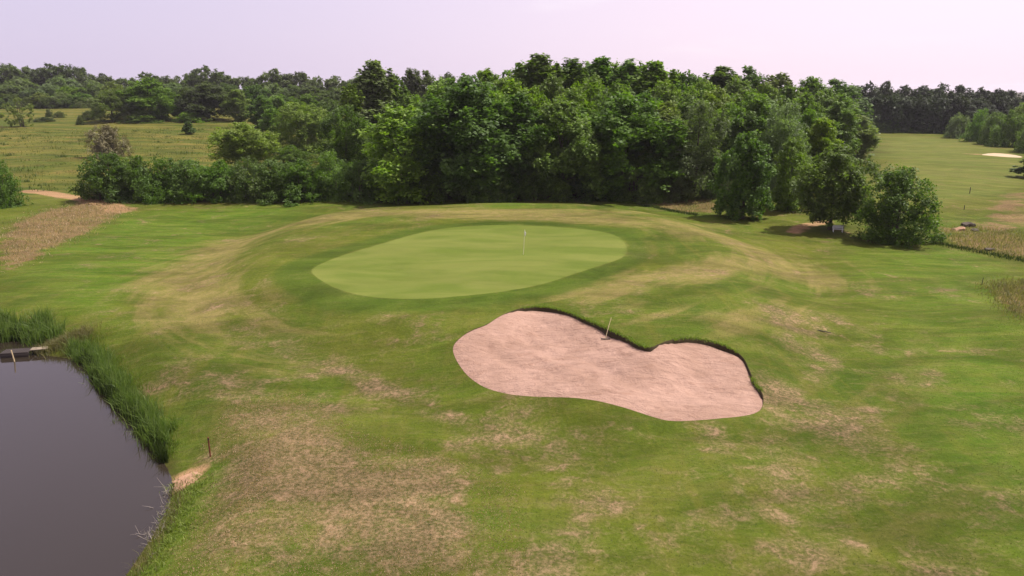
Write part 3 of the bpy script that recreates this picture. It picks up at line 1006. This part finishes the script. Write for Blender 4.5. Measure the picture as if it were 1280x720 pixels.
# --- dark wood beyond the right fairway
FR = 'very dark tall tree in the wood across the end of the far fairway'
for (u, vt, w, y) in [(1062, 108, 40, 300), (1085, 104, 44, 300), (1108, 102, 46, 298), (1132, 107, 40, 300), (1155, 108, 40, 296), (1178, 105, 44, 300), (1203, 107, 42, 300),
                      (1228, 110, 44, 298), (1248, 112, 40, 296), (1266, 113, 36, 300), (1290, 116, 40, 300), (1098, 116, 44, 288), (1125, 118, 44, 286), (1150, 120, 44, 284), (1175, 118, 44, 284),
                      (1200, 120, 44, 282), (1222, 124, 40, 280), (1080, 122, 40, 290), (1070, 112, 40, 320), (1110, 112, 50, 330), (1165, 112, 50, 330), (1220, 114, 50, 330)]:
    tree('broad' if w < 44 else 'round', u, vt, w, 'deep', FR, y=y, group='dark wood beyond the far fairway')
for (u, vt, w, vb, mt, lb) in [
    (1196, 141, 34, 172, 'grey', 'greyish bush where the right-hand hedgerow meets the dark far wood'),
    (1222, 136, 40, 177, 'mid', 'light green bush of the right-hand hedgerow near its far end'),
    (1240, 140, 36, 180, 'dark', 'dark clipped-looking bush in the middle of the right-hand hedgerow'),
    (1262, 138, 46, 184, 'mid', 'tall green bush of the right-hand hedgerow close to the frame edge'),
    (1290, 142, 50, 190, 'dark', 'dark hedgerow bush cut off by the right frame edge'),
    (1275, 128, 40, 172, 'olive', 'pale treetop behind the tall green hedgerow bush at the right edge')]:
    tree('bush', u, vt, w, mt, lb, vb=vb)
tree('bush', 1140, 160, 60, 'dark', 'low dark understorey along the foot of the far fairway wood', y=284, group='understorey of the far fairway wood')
for u in (1090, 1115, 1165, 1190):
    tree('bush', u, 145, 44, 'dark', 'low dark understorey along the foot of the far fairway wood', y=286, group='understorey of the far fairway wood')
tree('conic', 1298, 178, 44, 'dusky', 'dark tree reaching in from the right frame edge over the far fairway', vb=222)
# wood on the horizon, one mass
hz_V, hz_F, nn = [], [], 0


# ------------------------------------------------------------------ grasses
def blade_mat(name, c0, c1, trans=.25):
    m = leaf_mat(name, c0, c1, max(trans, .45), 0.0)
    return m


def clumps(line, ncl, per, w, rad, seed):
    c = along(line, ncl, w, seed)
    r = np.random.default_rng(seed + 500)
    k = r.integers(0, ncl, ncl * per)
    hs = r.uniform(.45, 1.15, ncl)
    rr = r.uniform(.5, 1.4, ncl)
    return c[k] + r.normal(0, rad, (len(k), 2)) * rr[k][:, None], hs[k]


def blades(name, P, hmin, hmax, wid, lean, mat, label, cat, per=1, spread=.12, bend=.5, seed=1, zoff=0.0, kind='stuff'):
    hs = 1.0
    if isinstance(P, tuple):
        P, hs = P
    r = np.random.default_rng(seed)
    P = np.repeat(np.asarray(P), per, 0)
    n = len(P)
    P = P + r.normal(0, spread, P.shape)
    z = np.maximum(height(P), WATER_Z - .15) - .02 + zoff
    an = r.uniform(0, 6.283, n)
    la = r.uniform(0, 6.283, n)
    hh = r.uniform(hmin, hmax, n) * hs
    ln = hh * np.abs(r.normal(0, lean, n))
    sx, sy = np.cos(an) * wid / 2, np.sin(an) * wid / 2
    dx, dy = np.cos(la) * ln, np.sin(la) * ln
    b0 = np.column_stack([P, z])
    side = np.column_stack([sx, sy, np.zeros(n)])
    mid = b0 + np.column_stack([dx * .3, dy * .3, hh * .55])
    tip = b0 + np.column_stack([dx, dy, hh * (1 - .25 * np.minimum(1, (ln / hh)) * bend * 2)])
    V = np.stack([b0 - side, b0 + side, mid - side * .8, mid + side * .8, tip], 1).reshape(-1, 3)
    k = np.arange(n)[:, None] * 5
    me = np_mesh(name, V, [k + np.array([0, 1, 3, 2])][:1] + [k + np.array([2, 3, 4])], mat)
    a = me.attributes.new('leaf_tone', 'FLOAT', 'POINT')
    a.data.foreach_set('value', np.repeat(np.clip(r.normal(.5, .25, n), 0, 1), 5).astype(np.float32))
    o = link(bpy.data.objects.new(name, me))
    return tag(o, label, cat, None, kind)


def sample_poly(poly, n, seed=0):
    r = np.random.default_rng(seed)
    lo, hi = poly.min(0), poly.max(0)
    out = []
    tot = 0
    while tot < n:
        q = r.uniform(lo, hi, (n * 2, 2))
        q = q[sdist(q, poly) < 0]
        out.append(q)
        tot += len(q)
        if len(q) == 0:
            break
    return np.vstack(out)[:n]


def soft(p, w, seed=0):
    return p + np.random.default_rng(seed).normal(0, w, p.shape)


def along(line, n, w, seed=0, bias=0.0):
    r = np.random.default_rng(seed)
    line = np.asarray(line)
    seg = np.linalg.norm(np.diff(line, axis=0), axis=1)
    s = np.concatenate([[0], np.cumsum(seg)])
    tt = r.uniform(0, s[-1], n)
    p = np.stack([np.interp(tt, s, line[:, 0]), np.interp(tt, s, line[:, 1])], 1)
    return p + r.normal(0, w, p.shape) + bias


G_REED = blade_mat('reed_leaf', (.055, .100, .018), (.145, .200, .045))
G_LUSH = blade_mat('lush_blade', (.085, .135, .018), (.16, .21, .045))
G_DRY = blade_mat('dry_blade', (.30, .20, .115), (.52, .37, .235), .35)
G_ROUGH = blade_mat('rough_blade', (.105, .110, .038), (.225, .190, .09), .2)
G_MEAD = blade_mat('meadow_blade', (.070, .092, .018), (.135, .140, .038), .35)
G_SWARD = blade_mat('sward_blade', (.052, .080, .014), (.150, .150, .055), .35)
G_TUSS = blade_mat('tussock_blade', (.048, .078, .016), (.105, .130, .032), .35)
G_LIME = blade_mat('lime_blade', (.12, .17, .022), (.22, .26, .055))
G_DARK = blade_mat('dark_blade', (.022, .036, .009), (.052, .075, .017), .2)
TWIG = simple_mat('dead_twig', (.27, .235, .20), .9, .3, 6, .1, .3)

shoreL = np.array([plane_hit(u, v, WATER_Z) for u, v in [(-70, 420), (0, 419), (52, 421), (70, 428)]])
blades('reeds', clumps(shoreL, 60, 60, .6, .26, 3), .6, 1.6, .05, .5, G_REED, 'dark green reeds along the far left bank of the pond', 'reeds', seed=4, spread=.05)
shoreR = np.array([plane_hit(u, v, WATER_Z) for u, v in [(96, 440), (122, 458), (140, 484), (160, 508), (184, 532), (204, 560)]])
blades('reeds', clumps(shoreR, 100, 60, .26, .22, 5), .5, 1.35, .04, .45, G_REED, 'tall reeds along the right bank of the pond', 'reeds', seed=6, spread=.05)
edgeR = np.array([plane_hit(u, v, WATER_Z) for u, v in [(104, 450), (117, 462), (129, 487), (151, 508), (173, 528), (191, 552), (207, 578)]])
blades('painted_shade_reeds', along(edgeR, 4200, .09, 81), .35, .95, .05, .22, G_DARK, 'reed stems coloured dark as painted shade at the waterline of the right pond bank', 'reeds', seed=82, spread=.05)  # shade under the reeds is put into the dark blade colour
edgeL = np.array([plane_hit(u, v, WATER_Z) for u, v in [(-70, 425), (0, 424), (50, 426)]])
blades('painted_shade_reeds', along(edgeL, 2200, .12, 83), .4, 1.1, .05, .22, G_DARK, 'reed stems coloured dark as painted shade at the waterline of the far left pond bank', 'reeds', seed=84, spread=.05)  # dark blade colour paints the shade along this bank as well
shoreR2 = np.array([plane_hit(u, v, WATER_Z) for u, v in [(120, 436), (150, 462), (172, 500), (205, 535), (222, 572)]])
blades('bank_grass', clumps(shoreR2 - (.45, 0), 110, 50, .35, .2, 7), .15, .6, .03, .6, G_LUSH, 'bright long grass behind the reeds of the right pond bank', 'grass', seed=8)
blades('straw_grass', along(np.array([plane_hit(u, v, -1.0) for u, v in [(60, 436), (80, 434), (104, 432)]]), 2400, .55, 9), .25, .7, .035, .7, G_ROUGH,
       'pale bent grass on the little spit behind the dark jetty', 'grass', seed=10)
shoreB = np.array([plane_hit(u, v, WATER_Z) for u, v in [(226, 606), (224, 630), (212, 660), (190, 700), (165, 740)]])
blades('bank_grass', clumps(shoreB + (.40, 0), 130, 30, .36, .16, 11), .06, .28, .03, .8, G_LIME, 'short bright grass on the near pond bank below the stone slab', 'grass', seed=12)
blades('brown_sedge', along(shoreB, 500, .16, 13, (-.05, 0)), .2, .55, .025, .6, G_ROUGH, 'brownish sedge at the waterline of the near pond bank', 'grass', seed=14)
# dry verge and rough
dv = hits([(-60, 345), (0, 338), (0, 288), (60, 262), (128, 249), (160, 262), (120, 284), (60, 312), (15, 338)])
blades('green_tufts', soft(sample_poly(dv, 2200, 115), 1.3), .1, .45, .05, .8, G_ROUGH, 'olive tufts mixed into the dry verge at the left edge', 'grass', seed=116)
blades('dry_grass', soft(sample_poly(dv, 3000, 15), 1.1), .08, .38, .05, 1.0, G_DRY, 'pink-brown dry grass on the verge at the left edge', 'grass', seed=16)
rb = hits([(1165, 296), (1205, 282), (1300, 292), (1300, 330), (1240, 318), (1180, 306)])
blades('rough_grass', soft(sample_poly(rb, 4500, 17), .9), .12, .5, .05, .7, G_ROUGH, 'olive tussocky rough grass right of the dome-shaped tree', 'grass', seed=18)
rc = hits([(1226, 357), (1262, 350), (1320, 352), (1320, 420), (1262, 392), (1240, 372)])
blades('rough_grass', soft(sample_poly(rc, 4500, 19), .5), .12, .5, .04, .7, G_ROUGH, 'brown scrubby rough patch at the right edge with a stake at its tip', 'grass', seed=20)
re_ = hits([(802, 256), (850, 246), (892, 247), (908, 262), (866, 269)])
blades('rough_grass', soft(sample_poly(re_, 2200, 21), .7), .1, .4, .05, .7, G_ROUGH, 'brownish rough grass in front of the silvery willow', 'grass', seed=22)
blades('ditch_grass', along(hits([(1168, 304), (1210, 312), (1250, 320), (1300, 330)]), 1300, .45, 23), .1, .4, .06, .4, G_DARK,
       'dark grass line along the ditch at the edge of the right rough', 'grass', seed=24)
blades('ditch_grass', along(hits([(800, 256), (830, 262), (870, 269)]), 1200, .3, 25), .15, .4, .06, .4, G_DARK,
       'dark grass line along the front of the rough by the silvery willow', 'grass', seed=26)
md = hits([(0, 236), (110, 240), (112, 200), (300, 205), (430, 190), (300, 158), (0, 160), (-120, 200)])
blades('meadow_grass', sample_poly(md, 5000, 27), .15, .45, .10, .8, G_MEAD, 'tall yellow-green meadow grass behind the hedge', 'grass', seed=28)
tc = sample_poly(md, 170, 71)
rt = np.random.default_rng(72)
kk = rt.integers(0, len(tc), 5000)
blades('meadow_tussocks', (tc[kk] + rt.normal(0, .9, (5000, 2)) * (1.3, 1.0) * rt.uniform(.3, 1.3, len(tc))[kk][:, None], rt.uniform(.5, 1.3, len(tc))[kk]),
       .2, .75, .10, .6, G_TUSS, 'darker green tussocks dotted through the meadow behind the hedge', 'grass', seed=73)
sw = np.array([(-32, 19), (32, 19), (46, 50), (-40, 50)], float)
def keep(p):
    return p[(sdist(p, BUNK) > .25) & (sdist(p, POND) > .5) & (sdist(p, GREEN) > 4)]
blades('sward', keep(sample_poly(sw, 90000, 61)), .025, .085, .028, .7, G_SWARD, 'uneven grass blades standing out of the near fairway', 'grass', seed=62)
dz_ = hits([(250, 560), (300, 500), (380, 490), (450, 540), (560, 570), (650, 610), (660, 735), (195, 735), (245, 640), (285, 590)])
blades('dry_sward', keep(sample_poly(dz_, 40000, 63)), .02, .075, .032, .8, G_DRY, 'dried pale grass blades in the bare patch by the pond', 'grass', seed=64)
# fringe on the bunker's turf lip
sel = LIP > .2
blades('lip_fringe', along(BUNK[sel][:1], 1, .01, 1) if not sel.any() else BUNK[sel][np.random.default_rng(3).integers(0, sel.sum(), 2600)] + bn[sel][0] * 0,
       .04, .20, .03, .8, G_LUSH, 'uneven grass fringe hanging on the back edge of the bunker', 'grass', seed=30, spread=.10)

# ------------------------------------------------------------------ small objects
WHITE = simple_mat('white_paint', (.78, .77, .75), .45, .06, 6, .4, .05)
POLE = simple_mat('pole_paint', (.62, .60, .38), .4, .1, 4, .5, .05)
RUST = simple_mat('rusty_paint', (.13, .038, .022), .7, .35, 9, .2, .2)
DARKP = simple_mat('dark_paint', (.03, .028, .025), .6, .3, 9, .3, .2)
WOODP = simple_mat('pale_wood', (.48, .38, .22), .7, .25, 7, .2, .2)
WOODG = simple_mat('weathered_wood', (.21, .17, .12), .8, .3, 7, .2, .3)
WOODD = simple_mat('dark_wet_wood', (.030, .022, .017), .6, .4, 5, .4, .4)
STONE = simple_mat('pale_stone', (.31, .185, .112), .9, .35, 3, .2, .6)
ROCKD = simple_mat('dark_rock', (.075, .06, .045), .9, .4, 4, .2, .6)


def bm_box(V, Q, c, s, rz=0, rx=0, bev=0.0):
    M = Matrix.Rotation(rz, 3, 'Z') @ Matrix.Rotation(rx, 3, 'X')
    o = len(V)
    for dz in (-1, 1):
        for dx, dy in ((-1, -1), (1, -1), (1, 1), (-1, 1)):
            p = M @ Vector((dx * s[0] / 2, dy * s[1] / 2, dz * s[2] / 2))
            V.append((c[0] + p.x, c[1] + p.y, c[2] + p.z))
    Q += [(o, o + 3, o + 2, o + 1), (o + 4, o + 5, o + 6, o + 7), (o, o + 1, o + 5, o + 4), (o + 1, o + 2, o + 6, o + 5),
          (o + 2, o + 3, o + 7, o + 6), (o + 3, o, o + 4, o + 7)]


def box_obj(name, boxes, mat, parent=None, bevel=.01):
    V, Q = [], []
    for bx in boxes:
        bm_box(V, Q, *bx)
    o = link(bpy.data.objects.new(name, np_mesh(name, V, [Q], mat)), parent)
    md_ = o.modifiers.new('bevel', 'BEVEL')
    md_.width = bevel
    md_.segments = 2
    return o


def tube_obj(name, tubes, mat, parent=None):
    return link(bpy.data.objects.new(name, join_tubes(name, tubes, mat)), parent)


def root(name, u, v, label, cat, rz=0.0, dz=0.0, group=None):
    x, y = hit(u, v)
    e = link(bpy.data.objects.new(name, None))
    e.location = (x, y, hgt(x, y) + dz)
    e.rotation_euler = (0, 0, rz)
    return tag(e, label, cat, group)


# flagstick
fs = root('flagstick', 654, 318, 'thin flagstick with a small white flag standing in the putting green', 'flagstick')
tube_obj('pole', [tube([(0, 0, -.12), (.05, 0, .7), (.13, 0, 2.2)], [.026, .024, .020], 8)], POLE, fs)
tube_obj('cap', [tube([(.128, 0, 2.2), (.13, 0, 2.22), (.131, 0, 2.235)], [.024, .024, .006], 8)], WHITE, fs)
fv, fq = [], []
nx, nz = 7, 8
for a_ in range(nx):
    for c in range(nz):
        sx_ = a_ / (nx - 1)
        zz = 2.17 - c / (nz - 1) * .30 - sx_ * .22
        fv.append((.12 - c * .005 + .10 * sx_ + .02 * math.sin(c * 1.3), .05 * math.sin(a_ * 1.5 + c * .5) * sx_, zz))
for a_ in range(nx - 1):
    for c in range(nz - 1):
        fq.append((a_ * nz + c, (a_ + 1) * nz + c, (a_ + 1) * nz + c + 1, a_ * nz + c + 1))
fl = link(bpy.data.objects.new('flag', np_mesh('flag', fv, [fq], WHITE, True)), fs)
sm = fl.modifiers.new('thickness', 'SOLIDIFY')
sm.thickness = .006

# rake leaning on the bunker lip
x, y = hit(757, 416)
zb = float(bunker_z(np.array([(x, y)]))[0])
rk = link(bpy.data.objects.new('bunker_rake', None))
rk.location = (x, y, zb + .02)
tag(rk, 'pale wooden rake propped on the back lip of the bunker', 'rake')
tube_obj('handle', [tube([(0, 0, .04), (.19, .32, .62), (.40, .62, 1.2)], [.02, .02, .018], 8)], WOODP, rk)
box_obj('head', [((0, -.02, .04), (.55, .05, .05), 0)], WOODD, rk, .008)
tube_obj('teeth', [tube([(-.25 + .0625 * k, -.02, .03), (-.25 + .0625 * k, -.05, -.06)], [.009, .006], 6) for k in range(9)], WOODD, rk)


def stake(u, v, h, r_, mat, label, lean=(0, 0), collar_mat=None, cat='stake'):
    e = root('marker_stake', u, v, label, cat)
    tube_obj('post', [tube([(0, 0, -.15), (lean[0] * .5, lean[1] * .5, h * .5), (lean[0], lean[1], h)], [r_, r_, r_ * .9], 8),
                      tube([(lean[0], lean[1], h), (lean[0], lean[1], h + r_ * .8)], [r_ * .9, r_ * .1], 8)], mat, e)
    if collar_mat:
        tube_obj('band', [tube([(lean[0] * .86, lean[1] * .86, h * .86), (lean[0] * .95, lean[1] * .95, h * .95)], [r_ * 1.08, r_ * 1.08], 8)], collar_mat, e)
    return e


stake(263, 571, 1.0, .036, RUST, 'rust-red hazard stake on the dry grass by the pond', (0, 0), DARKP)
stake(1227, 356, .62, .026, DARKP, 'dark stake at the tip of the brown rough patch on the right', (.05, 0))
stake(1212, 242, 1.0, .06, DARKP, 'dark post on the far fairway, the farther of two', (.0, 0), cat='post')
stake(1205, 262, .6, .05, DARKP, 'small dark post on the far fairway, nearer than the taller one', (.0, 0), cat='post')
# stick lying in the grass
x, y = hit(1028, 415)
e = link(bpy.data.objects.new('fallen_stick', join_tubes('fallen_stick', [tube([(-.42, .3, .05), (-.1, .08, .07), (.2, -.15, .06), (.45, -.32, .05)], [.03, .035, .03, .02], 7),
                                                                        tube([(.1, -.07, .06), (.2, .02, .10)], [.02, .01], 6)], WOODD)))
e.location = (x, y, hgt(x, y))
tag(e, 'short dark stick lying on the grass to the right of the bunker', 'stick')

# white bench under the tree
bn_ = root('garden_bench', 1047, 290, 'small white slatted bench in the shade of the lawn tree', 'bench', rz=-.25)
box_obj('seat', [((0, -.21 + .14 * k, .44), (1.5, .115, .04), 0) for k in range(4)], WHITE, bn_)
box_obj('backrest', [((0, .27 + .03 * k, .60 + .14 * k), (1.5, .035, .11), 0, -.12) for k in range(3)], WHITE, bn_)
for sx_ in (-.62, .62):
    for yy in (-.2, .24):
        box_obj('leg', [((sx_, yy, .2), (.07, .07, .44), 0)], WHITE, bn_)
    box_obj('arm', [((sx_, .0, .66), (.07, .52, .04), 0), ((sx_, -.21, .54), (.06, .06, .22), 0)], WHITE, bn_)

bn_.scale = (.8, .8, .8)
# jetty in the pond corner
jx, jy = plane_hit(22, 444, WATER_Z)
jt = link(bpy.data.objects.new('wooden_jetty', None))
jt.location = (jx, jy, WATER_Z)
jt.rotation_euler = (0, 0, .18)
tag(jt, 'low dark wooden jetty at the reedy corner of the pond', 'jetty')
box_obj('deck', [((-.75 + .17 * k, 0, .30), (.15, .9, .05), 0) for k in range(10)], WOODD, jt)
box_obj('beam', [((0, -.40, .22), (1.75, .09, .13), 0), ((0, .40, .22), (1.75, .09, .13), 0), ((0, -.46, .05), (1.7, .03, .34), 0)], WOODD, jt)
for sx_ in (-.8, .8):
    for yy in (-.38, .38):
        tube_obj('post', [tube([(sx_, yy, -.7), (sx_, yy, .26)], [.06, .06], 8)], WOODD, jt)
box_obj('ramp', [((1.35, .1, .36), (1.0, .55, .05), .12)], WOODG, jt)
px_, py_ = plane_hit(18, 452, WATER_Z)
e = link(bpy.data.objects.new('mooring_post', join_tubes('mooring_post', [tube([(.03, 0, -.8), (0, 0, .1), (-.07, 0, .78)], [.04, .04, .035], 8),
                                                                          tube([(-.07, 0, .78), (-.071, 0, .80)], [.035, .004], 8)], WOODP)))
e.location = (px_, py_, WATER_Z)
tag(e, 'pale mooring post standing in the water before the dark jetty', 'post')


# rocks
def rock(name, u, v, s, mat, label, seed, cat='rock', rz=0.0, dz=0.0):
    import bmesh
    bm = bmesh.new()
    bmesh.ops.create_icosphere(bm, subdivisions=3, radius=1)
    r = random.Random(seed)
    ph = [r.uniform(0, 6.28) for _ in range(6)]
    for vv in bm.verts:
        c = vv.co
        k = 1 + .16 * math.sin(2.3 * c.x + ph[0]) + .14 * math.sin(3.1 * c.y + ph[1]) + .1 * math.sin(4.3 * c.z + 2 * c.x + ph[2]) + .05 * math.sin(9 * c.x + 7 * c.y + ph[3])
        q = Vector((max(-.72, min(.75, c.x)), max(-.75, min(.7, c.y)), max(-.6, min(.62, c.z)))) * k
        vv.co = Vector((q.x * s[0], q.y * s[1], q.z * s[2]))
    me = bpy.data.meshes.new(name)
    bm.to_mesh(me)
    bm.free()
    me.materials.append(mat)
    o = link(bpy.data.objects.new(name, me))
    x, y = hit(u, v)
    o.location = (x, y, hgt(x, y) + dz)
    o.rotation_euler = (.1, -.15, rz)
    return tag(o, label, cat)


rock('stone_slab', 235, 601, (.85, .55, .16), STONE, 'pale orange stone slab at the pond edge near the rust-red stake', 3, 'stone', .7, .0)
rock('boulder', 1210, 283, (.95, .6, .7), ROCKD, 'dark boulder at the edge of the right rough', 5)
rock('boulder', 1199, 288, (.8, .5, .5), STONE, 'pale boulder left of the dark one in the right rough', 6)
rock('boulder', 1219, 289, (.5, .4, .35), ROCKD, 'smaller dark boulder in front of the big dark one in the right rough', 8)
rock('boulder', 1238, 313, (.6, .4, .4), ROCKD, 'dark stone low in the right rough close to the ditch line', 9)

# dead twigs over the water
r = np.random.default_rng(44)
tw = []
for p in along(shoreB[:-1], 70, .25, 45, (-.25, 0)):
    a0 = np.array([p[0], p[1], WATER_Z - .1])
    d = np.array([r.normal(-.5, .5), r.normal(.1, .5), r.uniform(.15, .8)])
    L = r.uniform(.25, .8)
    a1 = a0 + d * L * .5
    a2 = a0 + d * L + r.normal(0, .1, 3)
    tw.append(tube([a0, a1, a2], [.012, .009, .004], 4))
    for q in range(2):
        b0 = a0 + (a2 - a0) * r.uniform(.4, .9)
        tw.append(tube([b0, b0 + r.normal(0, .18, 3)], [.006, .003], 4))
tag(tube_obj('dead_twigs', tw, TWIG), 'bare grey twigs leaning over the water from the near pond bank', 'twigs', None, 'stuff')

# ------------------------------------------------------------------ sky and light
EL, AZ = math.radians(60), math.radians(70)     # azimuth from +Y towards +X
to_sun = Vector((math.sin(AZ) * math.cos(EL), math.cos(AZ) * math.cos(EL), math.sin(EL)))
ld = bpy.data.lights.new('sun', 'SUN')
ld.energy = 4.2
ld.angle = math.radians(.8)
ld.color = (1.0, .95, .87)
lo = link(bpy.data.objects.new('sun', ld))
lo.rotation_euler = to_sun.to_track_quat('Z', 'Y').to_euler()
lo.location = (60, 60, 120)

w = bpy.data.worlds.new('World')
scn.world = w
w.use_nodes = True
t = NT(w)
sk = t.n('ShaderNodeTexSky', sky_type='NISHITA')
sk.sun_disc = False
sk.sun_elevation = EL
sk.sun_rotation = AZ
sk.dust_density = 3.0
sk.air_density = 1.0
dirv = t.n('ShaderNodeTexCoord').outputs['Generated']
sepx = t.n('ShaderNodeSeparateXYZ')
t.l(dirv, sepx.inputs[0])
side = t.ss(sepx.outputs[0], -.65, .55)
hazec = t.mix(side, (5.5, 4.75, 6.35), (8.3, 6.75, 7.8))
cl = t.noise(t.mapping(dirv, (2.0, 2.0, 14.0), (0, 0, .3), (.2, .0, .35)), 2.2, 6, .55, .3)
hazec = t.mix(t.math('MULTIPLY', t.ss(cl, .60, .78), .35), hazec, (8.2, 7.3, 8.0))
skc = t.mix(.82, sk.outputs[0], hazec)
bg = t.n('ShaderNodeBackground')
t.l(skc, bg.inputs[0])
bg.inputs[1].default_value = .085
wo = t.n('ShaderNodeOutputWorld')
t.l(bg.outputs[0], wo.inputs[0])

# haze
HAZE = True
if HAZE:
    hm = bpy.data.materials.new('haze')
    t = NT(hm)
    pv = t.n('ShaderNodeVolumePrincipled')
    pv.inputs['Color'].default_value = (.93, .90, .97, 1)
    pv.inputs['Density'].default_value = .00009
    pv.inputs['Anisotropy'].default_value = .2
    om = t.n('ShaderNodeOutputMaterial')
    t.l(pv.outputs[0], om.inputs['Volume'])
    hv = np.array([(x, y, z) for z in (-4.2, 46) for x, y in ((-3400, -300), (3400, -300), (3400, 4800), (-3400, 4800))], float)
    hq = [(0, 3, 2, 1), (4, 5, 6, 7), (0, 1, 5, 4), (1, 2, 6, 5), (2, 3, 7, 6), (3, 0, 4, 7)]
    tag(link(bpy.data.objects.new('haze', np_mesh('haze', hv, [hq], hm))), 'thin pale summer haze over the whole course', 'haze', None, 'stuff')

scn.view_settings.view_transform = 'Standard'
scn.view_settings.look = 'None'
scn.view_settings.gamma = 1
scn.view_settings.use_curve_mapping = False
scn.view_settings.exposure = .75
scn.cycles.use_denoising = True
scn.cycles.max_bounces = 8
scn.cycles.transparent_max_bounces = 8
scn.cycles.volume_bounces = 0
